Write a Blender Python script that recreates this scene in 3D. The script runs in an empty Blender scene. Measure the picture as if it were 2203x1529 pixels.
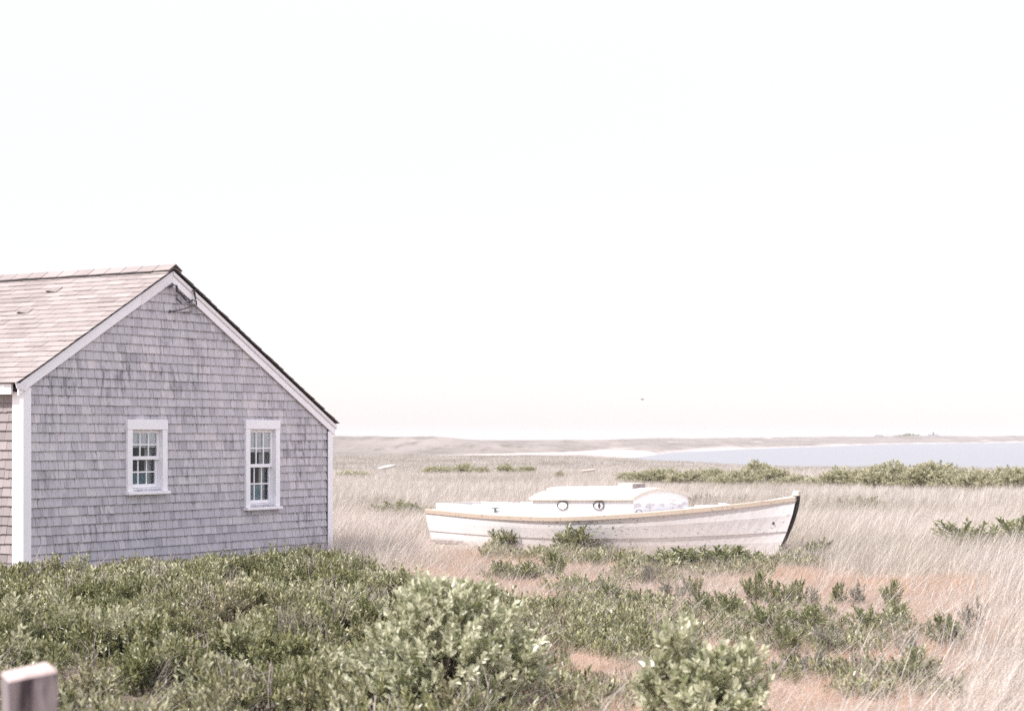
import bpy, math, random
import numpy as np
from mathutils import Vector, Matrix

# ------------------------------------------------------------------ camera, sky, sun, exposure
scene = bpy.context.scene
col = scene.collection
EYE = 1.65
LENS = 68.0
F = LENS / 36.0 * 2203.0        # focal length in photograph pixels (photograph is 2203 wide)
CX, HY = 1101.5, 938.0          # optical centre column, horizon row

cam_d = bpy.data.cameras.new('camera')
cam = bpy.data.objects.new('camera', cam_d); col.objects.link(cam)
cam.location = (0, 0, EYE); cam.rotation_euler = (math.radians(90), 0, 0)
cam_d.lens = LENS; cam_d.sensor_width = 36.0; cam_d.sensor_fit = 'HORIZONTAL'
cam_d.shift_y = (HY - 764.5) / 2203.0
cam_d.clip_start = 0.1; cam_d.clip_end = 9000
cam_d.dof.use_dof = True; cam_d.dof.focus_distance = 27.0; cam_d.dof.aperture_fstop = 3.4
scene.camera = cam

SUN_AZ = math.radians(57)       # to the left of and behind the camera
SUN_EL = math.radians(50)
world = bpy.data.worlds.new('World'); scene.world = world; world.use_nodes = True
wn, wl = world.node_tree.nodes, world.node_tree.links
wn.clear()
w_out = wn.new('ShaderNodeOutputWorld'); w_bg = wn.new('ShaderNodeBackground')
w_sky = wn.new('ShaderNodeTexSky'); w_sky.sky_type = 'NISHITA'; w_sky.sun_disc = False
w_sky.sun_elevation = SUN_EL; w_sky.sun_rotation = math.radians(180) + SUN_AZ
w_sky.air_density = 1.0; w_sky.dust_density = 0.7; w_sky.ozone_density = 1.0
w_mix = wn.new('ShaderNodeMix'); w_mix.data_type = 'RGBA'; w_mix.blend_type = 'MIX'
w_mix.inputs[0].default_value = 0.87                       # thin bright cloud veil over the blue, a little brighter overhead
w_tc = wn.new('ShaderNodeTexCoord'); w_sep = wn.new('ShaderNodeSeparateXYZ'); wl.new(w_tc.outputs['Generated'], w_sep.inputs[0])
w_ma = wn.new('ShaderNodeMath'); w_ma.operation = 'MULTIPLY_ADD'; w_ma.inputs[1].default_value = 1.25; w_ma.inputs[2].default_value = 1.0
wl.new(w_sep.outputs[2], w_ma.inputs[0])
w_sc = wn.new('ShaderNodeVectorMath'); w_sc.operation = 'SCALE'; w_sc.inputs[0].default_value = (1.49, 1.405, 1.525)
wl.new(w_ma.outputs[0], w_sc.inputs['Scale']); wl.new(w_sc.outputs[0], w_mix.inputs[7])
wl.new(w_sky.outputs[0], w_mix.inputs[6])
wl.new(w_mix.outputs[2], w_bg.inputs[0]); w_bg.inputs[1].default_value = 0.15
wl.new(w_bg.outputs[0], w_out.inputs[0])

sun_d = bpy.data.lights.new('sun', 'SUN'); sun_d.energy = 2.0; sun_d.angle = math.radians(0.8); sun_d.color = (1.0, 0.965, 0.925)
sun = bpy.data.objects.new('sun', sun_d); col.objects.link(sun)
to_sun = Vector((-math.sin(SUN_AZ) * math.cos(SUN_EL), -math.cos(SUN_AZ) * math.cos(SUN_EL), math.sin(SUN_EL)))
sun.rotation_euler = to_sun.to_track_quat('Z', 'Y').to_euler(); sun.location = (-30, -20, 40)

scene.view_settings.view_transform = 'Standard'; scene.view_settings.look = 'None'
scene.view_settings.exposure = 1.76; scene.view_settings.gamma = 1.0
scene.view_settings.use_curve_mapping = False
scene.cycles.max_bounces = 6; scene.cycles.diffuse_bounces = 4; scene.cycles.transparent_max_bounces = 10
scene.cycles.use_denoising = False; scene.cycles.adaptive_threshold = 0.006
scene.cycles.volume_bounces = 1

GZ = -0.15                      # level of the near ground

# ------------------------------------------------------------------ helpers
def gp(px, py, z=GZ):
    y = (EYE - z) * F / (py - HY)
    return ((px - CX) / F * y, y)

def smooth(a, b, x):
    t = np.clip((x - a) / (b - a), 0, 1); return t * t * (3 - 2 * t)

def _hash(ix, iy, seed):
    n = (ix.astype(np.int64) * 374761393 + iy.astype(np.int64) * 668265263 + seed * 974711) & 0x7fffffff
    n = ((n ^ (n >> 13)) * 1274126177) & 0x7fffffff
    return ((n ^ (n >> 16)) & 0xffff) / 65535.0

def noise(x, y, s, seed=0):
    x = np.asarray(x, float) / s; y = np.asarray(y, float) / s
    ix, iy = np.floor(x), np.floor(y); fx, fy = x - ix, y - iy
    fx = fx * fx * (3 - 2 * fx); fy = fy * fy * (3 - 2 * fy)
    a, b = _hash(ix, iy, seed), _hash(ix + 1, iy, seed)
    c, d = _hash(ix, iy + 1, seed), _hash(ix + 1, iy + 1, seed)
    return a + (b - a) * fx + (c - a) * fy + (a - b - c + d) * fx * fy

def fbm(x, y, s, seed=0, o=3):
    t, a, r = 0, 1.0, 0
    for k in range(o):
        r = r + a * noise(x, y, s / 2 ** k, seed + k * 7); t += a; a *= 0.5
    return r / t

def tag(o, label, cat, group=None, kind=None):
    if label: o['label'] = label
    if cat: o['category'] = cat
    if group: o['group'] = group
    if kind: o['kind'] = kind
    return o

def empty(name, loc=(0, 0, 0), rz=0.0):
    o = bpy.data.objects.new(name, None); col.objects.link(o)
    o.location = loc; o.rotation_euler = (0, 0, rz); o.empty_display_size = 0.2
    return o

def mesh_np(name, V, faces, mat, attr=None, smooth_shade=False):
    me = bpy.data.meshes.new(name)
    me.from_pydata(np.asarray(V, float).reshape(-1, 3).tolist(), [], faces if isinstance(faces, list) else faces.tolist())
    if attr is not None:
        a = me.attributes.new('shade', 'FLOAT', 'POINT'); a.data.foreach_set('value', np.asarray(attr, np.float32))
    if mat: me.materials.append(mat)
    if smooth_shade:
        me.polygons.foreach_set('use_smooth', [True] * len(me.polygons))
    me.update()
    return me

def link(name, me, parent=None, loc=None, rot=None):
    o = bpy.data.objects.new(name, me); col.objects.link(o)
    if parent: o.parent = parent
    if loc is not None: o.location = loc
    if rot is not None: o.rotation_euler = rot
    return o

class MB:
    """collects faces for one mesh"""
    def __init__(s): s.v = []; s.f = []; s.a = []
    def add(s, V, Fc, shade=0.5):
        n = len(s.v); s.v += [tuple(p) for p in V]; s.f += [tuple(i + n for i in f) for f in Fc]; s.a += [shade] * len(V); return s
    def box(s, x0, x1, y0, y1, z0, z1, shade=0.5, M=None):
        V = [(x, y, z) for x in (x0, x1) for y in (y0, y1) for z in (z0, z1)]
        if M is not None: V = [tuple(M @ Vector(p)) for p in V]
        return s.add(V, [(0, 1, 3, 2), (4, 6, 7, 5), (0, 4, 5, 1), (2, 3, 7, 6), (0, 2, 6, 4), (1, 5, 7, 3)], shade)
    def prism(s, poly, y0, y1, shade=0.5):
        """polygon in xz extruded along y"""
        n = len(poly)
        V = [(p[0], y0, p[1]) for p in poly] + [(p[0], y1, p[1]) for p in poly]
        Fc = [tuple(range(n)), tuple(range(2 * n - 1, n - 1, -1))] + [(i, i + n, (i + 1) % n + n, (i + 1) % n) for i in range(n)]
        return s.add(V, Fc, shade)
    def tube(s, pts, r, n=6, shade=0.5, cap=True):
        pts = [Vector(p) for p in pts]; rings = []
        rr = r if isinstance(r, (list, tuple)) else [r] * len(pts)
        V = []
        for i, p in enumerate(pts):
            d = (pts[min(i + 1, len(pts) - 1)] - pts[max(i - 1, 0)])
            if d.length < 1e-9: d = Vector((0, 0, 1))
            d.normalize()
            a = d.cross(Vector((0, 0, 1)) if abs(d.z) < 0.9 else Vector((1, 0, 0))).normalized(); b = d.cross(a)
            for k in range(n):
                t = 2 * math.pi * k / n; V.append(p + (a * math.cos(t) + b * math.sin(t)) * rr[i])
        Fc = [(i * n + k, i * n + (k + 1) % n, (i + 1) * n + (k + 1) % n, (i + 1) * n + k) for i in range(len(pts) - 1) for k in range(n)]
        if cap: Fc += [tuple(range(n - 1, -1, -1)), tuple(range((len(pts) - 1) * n, len(pts) * n))]
        return s.add(V, Fc, shade)
    def mesh(s, name, mat, smooth_shade=False): return mesh_np(name, s.v, s.f, mat, s.a, smooth_shade)
    def build(s, name, mat, parent=None, smooth_shade=False, bevel=0.0):
        o = link(name, s.mesh(name, mat, smooth_shade), parent)
        if bevel:
            m = o.modifiers.new('bevel', 'BEVEL'); m.width = bevel; m.segments = 2; m.limit_method = 'ANGLE'
        return o

# ------------------------------------------------------------------ materials
class NT:
    def __init__(s, name):
        s.m = bpy.data.materials.new(name); s.m.use_nodes = True; s.t = s.m.node_tree; s.t.nodes.clear()
        s.out = s.n('ShaderNodeOutputMaterial')
    def n(s, typ, **kw):
        x = s.t.nodes.new(typ)
        for k, v in kw.items(): setattr(x, k, v)
        return x
    def l(s, a, b): s.t.links.new(a, b)
    def setv(s, sock, v):
        if hasattr(v, 'is_linked') or isinstance(v, bpy.types.NodeSocket): s.l(v, sock)
        elif isinstance(v, (tuple, list)) and len(v) == 3 and sock.type == 'RGBA': sock.default_value = (*v, 1)
        else: sock.default_value = v
    def mix(s, f, a, b, mode='MIX'):
        x = s.n('ShaderNodeMix', data_type='RGBA', blend_type=mode)
        s.setv(x.inputs[0], f); s.setv(x.inputs[6], a); s.setv(x.inputs[7], b); return x.outputs[2]
    def math(s, op, a, b=0.5, c=None):
        x = s.n('ShaderNodeMath', operation=op); s.setv(x.inputs[0], a); s.setv(x.inputs[1], b)
        if c is not None: s.setv(x.inputs[2], c)
        return x.outputs[0]
    def ramp(s, f, pts):
        x = s.n('ShaderNodeValToRGB'); e = x.color_ramp.elements
        while len(e) < len(pts): e.new(0.5)
        for i, (p, c) in enumerate(pts):
            e[i].position = p; e[i].color = (c, c, c, 1) if isinstance(c, (int, float)) else (*c, 1)
        s.l(f, x.inputs[0]); return x.outputs[0]
    def coord(s, kind='Object', scale=(1, 1, 1), rot=(0, 0, 0)):
        tc = s.n('ShaderNodeTexCoord'); mp = s.n('ShaderNodeMapping'); mp.inputs['Scale'].default_value = scale; mp.inputs['Rotation'].default_value = rot
        s.l(tc.outputs[kind], mp.inputs[0]); return mp.outputs[0]
    def world(s, scale=(1, 1, 1), rot=(0, 0, 0)):
        g = s.n('ShaderNodeNewGeometry'); mp = s.n('ShaderNodeMapping'); mp.inputs['Scale'].default_value = scale; mp.inputs['Rotation'].default_value = rot
        s.l(g.outputs['Position'], mp.inputs[0]); return mp.outputs[0]
    def noise(s, vec, scale, detail=4, rough=0.55):
        x = s.n('ShaderNodeTexNoise'); x.inputs['Scale'].default_value = scale; x.inputs['Detail'].default_value = detail; x.inputs['Roughness'].default_value = rough
        s.l(vec, x.inputs['Vector']); return x.outputs[0]
    def attr(s, name, typ='GEOMETRY'):
        x = s.n('ShaderNodeAttribute'); x.attribute_name = name; x.attribute_type = typ; return x
    def bsdf(s, color, rough=0.7, spec=0.3, bump=None, bdist=0.01, bstr=0.5, metal=0.0):
        p = s.n('ShaderNodeBsdfPrincipled'); s.setv(p.inputs['Base Color'], color); s.setv(p.inputs['Roughness'], rough)
        p.inputs['Specular IOR Level'].default_value = spec; p.inputs['Metallic'].default_value = metal
        if bump is not None:
            b = s.n('ShaderNodeBump'); b.inputs['Distance'].default_value = bdist; b.inputs['Strength'].default_value = bstr
            s.l(bump, b.inputs['Height']); s.l(b.outputs[0], p.inputs['Normal'])
        s.l(p.outputs[0], s.out.inputs[0]); return p

HOUSE_RZ = math.radians(58)

def mat_wall_shingle():
    t = NT('weathered cedar shingle')
    sh = t.attr('shade').outputs['Fac']
    c = t.coord('Object')           # shingle meshes are drawn in house coordinates
    base = t.ramp(sh, [(0.0, (0.42, 0.39, 0.42)), (0.35, (0.565, 0.545, 0.575)), (0.7, (0.645, 0.62, 0.65)), (1.0, (0.72, 0.68, 0.69))])  # tone lifted in the colour to make up for the gable's shade
    streak = t.noise(t.coord('Object', (45, 45, 3.0)), 1.0, 5, 0.7)
    base = t.mix(t.ramp(streak, [(0.3, 0.0), (0.72, 0.45)]), base, (0.22, 0.21, 0.235))
    big = t.noise(t.coord('Object', (1.5, 1.5, 1.1)), 1.0, 4, 0.6)
    st2 = t.noise(t.coord('Object', (16, 16, 3.2)), 1.0, 3, 0.6)
    stain = t.math('MULTIPLY', t.ramp(big, [(0.45, 0.0), (0.65, 1.0)]), t.ramp(st2, [(0.50, 0.0), (0.64, 0.7)]))
    base = t.mix(stain, base, (0.15, 0.15, 0.165))
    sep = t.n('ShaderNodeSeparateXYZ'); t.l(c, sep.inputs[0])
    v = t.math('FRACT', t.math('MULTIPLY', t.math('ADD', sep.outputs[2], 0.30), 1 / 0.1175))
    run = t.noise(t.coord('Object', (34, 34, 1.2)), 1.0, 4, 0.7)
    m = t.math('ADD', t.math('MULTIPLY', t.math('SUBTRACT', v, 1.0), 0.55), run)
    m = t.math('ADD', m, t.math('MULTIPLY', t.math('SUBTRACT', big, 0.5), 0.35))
    base = t.mix(t.ramp(m, [(0.44, 0.0), (0.60, 0.85)]), base, (0.15, 0.145, 0.165))  # stain runs, plus a painted shade line below each course butt
    t.bsdf(base, 0.85, 0.15, streak, 0.004, 0.5)
    return t.m

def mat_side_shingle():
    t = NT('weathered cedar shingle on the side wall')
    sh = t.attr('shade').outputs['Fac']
    base = t.ramp(sh, [(0.0, (0.21, 0.185, 0.185)), (0.5, (0.275, 0.24, 0.238)), (1.0, (0.34, 0.30, 0.295))])  # same cedar as the gable, darkened in colour to offset direct sun
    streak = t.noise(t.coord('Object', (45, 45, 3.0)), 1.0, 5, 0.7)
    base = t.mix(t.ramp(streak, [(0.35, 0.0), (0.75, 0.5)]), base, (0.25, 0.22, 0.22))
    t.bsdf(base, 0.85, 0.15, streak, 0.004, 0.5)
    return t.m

def mat_roof():
    t = NT('roof shingle')
    sh = t.attr('shade').outputs['Fac']
    base = t.ramp(sh, [(0.0, (0.215, 0.182, 0.172)), (0.5, (0.275, 0.238, 0.226)), (1.0, (0.335, 0.297, 0.284))])
    n = t.noise(t.coord('Object'), 60, 4, 0.7)
    n2 = t.noise(t.coord('Object'), 2.2, 4, 0.6)
    base = t.mix(t.ramp(n, [(0.35, 0.35), (0.6, 0.0)]), base, (0.24, 0.2, 0.19))
    base = t.mix(t.ramp(n2, [(0.4, 0.0), (0.7, 0.3)]), base, (0.40, 0.36, 0.345))
    t.bsdf(base, 0.9, 0.15, n, 0.003, 0.6)
    return t.m

def mat_paint(name, colr=(0.8, 0.775, 0.795), peel=0.0, under=(0.33, 0.3, 0.28), lo=0.62, rough=0.5, scale=14):
    t = NT(name)
    c = t.coord('Object')
    n = t.noise(c, 5, 4, 0.6)
    base = t.mix(t.ramp(n, [(0.35, 0.0), (0.75, 0.35)]), colr, tuple(k * 0.86 for k in colr))
    p = t.noise(c, scale, 6, 0.7)
    if peel:
        base = t.mix(t.ramp(p, [(lo, 0.0), (lo + 0.03, peel)]), base, under)
    t.bsdf(base, rough, 0.35, p, 0.003, 0.25)
    return t.m

def mat_hull():
    t = NT('peeling white hull paint')
    c = t.coord('Object')
    sep = t.n('ShaderNodeSeparateXYZ'); t.l(c, sep.inputs[0])
    n = t.noise(t.coord('Object', (1.2, 1.2, 2.2)), 2.2, 4, 0.6)
    base = t.mix(t.ramp(n, [(0.35, 0.0), (0.75, 0.6)]), (0.66, 0.645, 0.65), (0.56, 0.54, 0.545))
    g = t.noise(t.coord('Object', (18, 18, 1.5)), 1.0, 5, 0.7)
    base = t.mix(t.ramp(g, [(0.5, 0.0), (0.8, 0.45)]), base, (0.46, 0.41, 0.41))
    # flaked patches, thickest amidships
    mid = t.math('SUBTRACT', 1.0, t.math('ABSOLUTE', t.math('MULTIPLY', t.math('SUBTRACT', sep.outputs[0], 3.6), 0.62)))
    mid = t.math('MAXIMUM', mid, 0.12)
    fl = t.noise(t.coord('Object', (9, 9, 20)), 1.6, 5, 0.72)
    m = t.ramp(t.math('ADD', fl, t.math('MULTIPLY', mid, 0.10)), [(0.64, 0.0), (0.66, 0.85)])
    base = t.mix(m, base, (0.17, 0.15, 0.14))
    t.bsdf(base, 0.6, 0.3, fl, 0.003, 0.3)
    return t.m

def mat_cabin_front():
    t = NT('white cabin paint with bare patch')
    c = t.coord('Object')
    sep = t.n('ShaderNodeSeparateXYZ'); t.l(c, sep.inputs[0])
    n = t.noise(t.coord('Object', (3, 3, 9)), 1.6, 5, 0.62)
    zz = t.math('SUBTRACT', 1.0, t.math('ABSOLUTE', t.math('MULTIPLY', t.math('SUBTRACT', sep.outputs[2], 0.56), 9.0)))
    m = t.ramp(t.math('ADD', n, t.math('MULTIPLY', t.math('MAXIMUM', zz, 0.0), 0.16)), [(0.63, 0.0), (0.69, 0.7)])
    base = t.mix(m, (0.84, 0.82, 0.81), (0.50, 0.45, 0.45))
    t.bsdf(base, 0.55, 0.3, n, 0.002, 0.3)
    return t.m

def mat_wood(name, a, b, sc=(30, 30, 3), rough=0.8, dark=(0.1, 0.08, 0.07), dk=0.0):
    t = NT(name)
    n = t.noise(t.coord('Object', sc), 1.0, 5, 0.65)
    base = t.mix(t.ramp(n, [(0.3, 0.0), (0.7, 1.0)]), a, b)
    if dk:
        n2 = t.noise(t.coord('Object', tuple(k * 0.55 for k in sc)), 1.0, 3, 0.6)
        base = t.mix(t.ramp(n2, [(0.5, 0.0), (0.66, dk)]), base, dark)
    t.bsdf(base, rough, 0.2, n, 0.006, 0.7)
    return t.m

def mat_plain(name, c, rough=0.6, spec=0.3, metal=0.0):
    t = NT(name)
    n = t.noise(t.coord('Object'), 25, 3)
    t.bsdf(t.mix(t.ramp(n, [(0.3, 0.0), (0.7, 0.3)]), c, tuple(k * 0.75 for k in c)), rough, spec, None, metal=metal)
    return t.m

def mat_glass():
    t = NT('window glass')
    tr = t.n('ShaderNodeBsdfTransparent'); tr.inputs[0].default_value = (0.88, 0.92, 0.93, 1)
    gl = t.n('ShaderNodeBsdfGlossy'); gl.inputs['Roughness'].default_value = 0.03; gl.inputs[0].default_value = (0.9, 0.95, 0.97, 1)
    fr = t.n('ShaderNodeFresnel'); fr.inputs[0].default_value = 1.5
    n = t.noise(t.coord('Object'), 3.5, 2); b = t.n('ShaderNodeBump'); b.inputs['Distance'].default_value = 0.004; b.inputs['Strength'].default_value = 0.4
    t.l(n, b.inputs['Height']); t.l(b.outputs[0], gl.inputs['Normal'])
    mx = t.n('ShaderNodeMixShader'); t.l(fr.outputs[0], mx.inputs[0]); t.l(tr.outputs[0], mx.inputs[1]); t.l(gl.outputs[0], mx.inputs[2])
    t.l(mx.outputs[0], t.out.inputs[0]); return t.m

def mat_leaf(name, dark, light, transl=0.3, tint=None, spec=0.35, rough=0.5, odd=None):
    """leaf colour varies leaf by leaf ('shade'), and plant by plant ('tint' of the instance)"""
    t = NT(name)
    sh = t.attr('shade').outputs['Fac']
    base = t.ramp(sh, [(0.0, dark), (1.0, light)])
    if tint is not None:
        ti = t.attr('tint', 'INSTANCER').outputs['Fac']
        base = t.mix(ti, base, t.ramp(sh, [(0.0, tint[0]), (1.0, tint[1])]))
    if odd is not None:
        base = t.mix(t.ramp(sh, [(odd[0], 0.0), (odd[0] + 0.002, 1.0)]), base, odd[1])
    p = t.n('ShaderNodeBsdfPrincipled'); t.l(base, p.inputs['Base Color']); p.inputs['Roughness'].default_value = rough
    p.inputs['Specular IOR Level'].default_value = spec
    tl = t.n('ShaderNodeBsdfTranslucent'); t.l(base, tl.inputs[0])
    mx = t.n('ShaderNodeMixShader'); mx.inputs[0].default_value = transl
    t.l(p.outputs[0], mx.inputs[1]); t.l(tl.outputs[0], mx.inputs[2]); t.l(mx.outputs[0], t.out.inputs[0])
    return t.m

M = {}
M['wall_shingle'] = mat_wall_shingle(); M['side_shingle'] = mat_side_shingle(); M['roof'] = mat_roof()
M['trim'] = mat_paint('white trim paint', (0.90, 0.885, 0.91), 0.3, (0.62, 0.58, 0.59), 0.70)
M['trim_worn'] = mat_paint('worn white trim paint', (0.83, 0.80, 0.82), 0.55, (0.46, 0.42, 0.41), 0.61, scale=30)
M['sheath'] = mat_plain('dark sheathing', (0.10, 0.09, 0.09), 0.9)
M['black'] = mat_plain('black weathered edge and shadow', (0.035, 0.03, 0.032), 0.8)
M['interior'] = mat_plain('dim interior', (0.16, 0.32, 0.39), 0.9)
M['curtain'] = mat_plain('white curtain', (0.88, 0.87, 0.88), 0.9)
M['glass'] = mat_glass(); M['teal_reflection'] = mat_plain('pale teal reflection', (0.22, 0.38, 0.43), 0.9)
M['wire'] = mat_plain('black wire', (0.05, 0.045, 0.05), 0.6)
M['porcelain'] = mat_plain('grey porcelain', (0.5, 0.48, 0.5), 0.3, 0.5)
M['hull'] = mat_hull()
M['boat_white'] = mat_paint('white boat paint', (0.74, 0.715, 0.70), 0.6, (0.5, 0.45, 0.42), 0.66)
M['cabin_front'] = mat_cabin_front()
M['cream'] = mat_paint('cream trim paint', (0.62, 0.555, 0.47), 0.8, (0.36, 0.3, 0.25), 0.62, scale=18)
M['tan'] = mat_paint('tan rail paint', (0.43, 0.355, 0.29), 0.85, (0.25, 0.19, 0.15), 0.58, scale=16)
M['stem_black'] = mat_paint('black stem paint', (0.02, 0.02, 0.022), 0.8, (0.22, 0.19, 0.17), 0.63, scale=12)
M['greywood'] = mat_wood('grey weathered wood', (0.36, 0.31, 0.30), (0.22, 0.18, 0.17))
M['metal'] = mat_plain('dull grey metal', (0.16, 0.16, 0.165), 0.5, 0.4, 0.3)
M['post'] = mat_wood('weathered post wood', (0.29, 0.255, 0.26), (0.13, 0.11, 0.115), (30, 30, 4.0), 0.9, (0.045, 0.035, 0.04), 1.0)
M['post_top'] = mat_wood('post end grain', (0.52, 0.43, 0.41), (0.36, 0.28, 0.26), (20, 20, 20), 0.9)
M['bark'] = mat_wood('shrub stem bark', (0.16, 0.125, 0.105), (0.09, 0.07, 0.06))
M['bird'] = mat_plain('grey bird plumage', (0.14, 0.13, 0.14), 0.8)
M['far_wall'] = mat_plain('far house wall', (0.42, 0.39, 0.42), 0.8)
M['far_roof'] = mat_plain('far house roof', (0.20, 0.19, 0.21), 0.8)
M['driftwood'] = mat_plain('bleached driftwood', (0.72, 0.66, 0.63), 0.8)
M['board'] = mat_plain('bleached board', (0.74, 0.66, 0.60), 0.8)
M['grass'] = mat_leaf('dry beach grass', (0.285, 0.254, 0.22), (0.68, 0.625, 0.57), 0.3, ((0.225, 0.203, 0.166), (0.52, 0.477, 0.412)), 0.25, 0.55)
M['grass_orange'] = mat_leaf('low rusty grass', (0.33, 0.245, 0.19), (0.66, 0.535, 0.455), 0.3, ((0.40, 0.225, 0.13), (0.66, 0.43, 0.29)), 0.2, 0.6)
M['leaf_thicket'] = mat_leaf('low thicket leaf', (0.082, 0.094, 0.034), (0.53, 0.515, 0.27), 0.35, ((0.20, 0.175, 0.105), (0.60, 0.53, 0.37)), 0.6, 0.36, (0.957, (0.66, 0.62, 0.52)))
M['leaf_shrub'] = mat_leaf('dark shrub leaf', (0.075, 0.09, 0.036), (0.40, 0.40, 0.215), 0.35, None, 0.6, 0.38)
M['leaf_grey'] = mat_leaf('grey green shrub leaf', (0.15, 0.145, 0.115), (0.38, 0.36, 0.29), 0.35, None, 0.5, 0.45)
M['leaf_pale'] = mat_leaf('pale bayberry leaf', (0.23, 0.25, 0.115), (0.80, 0.78, 0.60), 0.4, None, 0.7, 0.33)
M['leaf_seedling'] = mat_leaf('pale seedling leaf', (0.15, 0.16, 0.075), (0.60, 0.57, 0.39), 0.35, None, 0.6, 0.38)
M['twig'] = mat_wood('dead grey twig', (0.40, 0.35, 0.32), (0.24, 0.20, 0.18))
M['leaf_far'] = mat_leaf('far bush leaf', (0.20, 0.20, 0.115), (0.70, 0.66, 0.475), 0.4, None, 0.4, 0.5)

def mat_ground():
    t = NT('sandy ground with dry grass')
    w = t.world()
    n1 = t.noise(t.world((1, 1, 1)), 0.9, 5, 0.6); n2 = t.noise(t.world((0.07, 0.014, 0.3)), 1.0, 6, 0.62)
    n3 = t.noise(t.world((0.30, 0.05, 0.9)), 1.0, 6, 0.7)
    c = t.mix(t.ramp(n1, [(0.3, 0.0), (0.7, 1.0)]), (0.34, 0.26, 0.21), (0.48, 0.40, 0.345))
    far = t.mix(t.ramp(n2, [(0.35, 0.0), (0.65, 1.0)]), (0.285, 0.252, 0.232), (0.19, 0.17, 0.155))
    far = t.mix(t.ramp(n3, [(0.50, 0.0), (0.66, 0.7)]), far, (0.125, 0.118, 0.095))
    fa = t.attr('far').outputs['Fac']; c = t.mix(fa, c, far)
    sand = t.mix(t.ramp(n3, [(0.4, 0.0), (0.7, 0.5)]), (0.56, 0.50, 0.475), (0.44, 0.385, 0.36))
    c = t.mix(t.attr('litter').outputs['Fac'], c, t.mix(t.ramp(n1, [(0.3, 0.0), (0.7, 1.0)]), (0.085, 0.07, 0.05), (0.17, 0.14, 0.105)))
    c = t.mix(t.attr('sand').outputs['Fac'], c, sand)
    t.bsdf(c, 0.95, 0.1, n1, 0.05, 0.5)
    return t.m
M['ground'] = mat_ground()

def mat_water():
    t = NT('bay water')
    n = t.noise(t.world((0.35, 0.9, 1)), 1.0, 4, 0.6)
    p = t.bsdf((0.248, 0.252, 0.262), 0.45, 0.08, n, 0.25, 0.4)
    return t.m
M['water'] = mat_water()

# ------------------------------------------------------------------ terrain
SHORE_F = np.array([(-60, 246), (4, 250), (12, 266), (21, 298), (32, 374), (52, 452), (82, 546), (150, 771), (267, 1008), (420, 1180), (900, 1400), (1500, 1500)], float)
SHORE_N = np.array([(-60, 246), (4, 249), (9, 235), (20, 205), (40, 188), (80, 178), (300, 170), (1500, 160)], float)
SAND_STRIP = [(-18, 255), (-10, 262), (-2, 268), (6, 275), (14, 292), (22, 330)]
RIDGES = [
    # distance, spread, (x, crest height)
    (335, 34, [(-160, 2.2), (-60, 2.0), (-36, 1.92), (-30.7, 1.88), (-27, 1.62), (-24, 1.74), (-20, 1.52), (-16, 1.6), (-13.8, 1.64), (-10, 1.35), (-8, 1.15), (-3.3, 0.8), (0, 0.6), (6, 0.0), (25, -0.9), (60, -1.6)]),
    (470, 46, [(-200, 0.9), (-11, 0.8), (0, 0.6), (11, 0.72), (22, 0.75), (34, 0.35), (60, -0.6), (90, -1.6)]),
    (690, 56, [(-200, 0.3), (0, 0.2), (33, 0.3), (50, 0.75), (58, 0.9), (66, 0.75), (83, 0.35), (110, -0.4), (150, -1.6)]),
    (1150, 85, [(-600, -1.6), (60, -1.6), (85, -0.9), (110, 0.3), (138, 0.8), (180, 1.4), (220, 1.7), (260, 2.0), (330, 1.9), (700, 2.0), (1500, 2.0)]),
]

def water_d(x, y):
    return np.minimum(y - np.interp(x, SHORE_N[:, 0], SHORE_N[:, 1]), np.interp(x, SHORE_F[:, 0], SHORE_F[:, 1]) - y)

def ground_z(x, y):
    x = np.asarray(x, float); y = np.asarray(y, float)
    near = GZ + 0.10 * (fbm(x, y, 3.2, 11) - 0.5) * smooth(3, 9, y)
    z = near - 0.75 * smooth(42, 170, y) + 0.3 * (fbm(x, y, 22, 5) - 0.5) * smooth(35, 80, y)
    for (yc, sg, prof) in RIDGES:
        p = np.array(prof); h = np.interp(x, p[:, 0], p[:, 1])
        h = h + (fbm(x, y * 0.3, 3 + yc * 0.025, 31, 4) - 0.5) * 0.0017 * yc
        w = np.exp(-((y - yc - 0.12 * sg * (noise(x, y * 0, 40, 3) - .5)) / sg) ** 2)
        z = z + (np.maximum(h, -1.2) + 0.9) * w * (h > -1.55)
    z = z - 0.55 * smooth(95, 165, y) * smooth(6, 26, x) * (1 - smooth(200, 240, y)) - 7.0 * smooth(1250, 2200, y)
    d = water_d(x, y)
    k = smooth(-22, 14, d) * smooth(60, 160, y) * smooth(9, 26, x)
    return z * (1 - k) + (-2.6) * k

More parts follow.
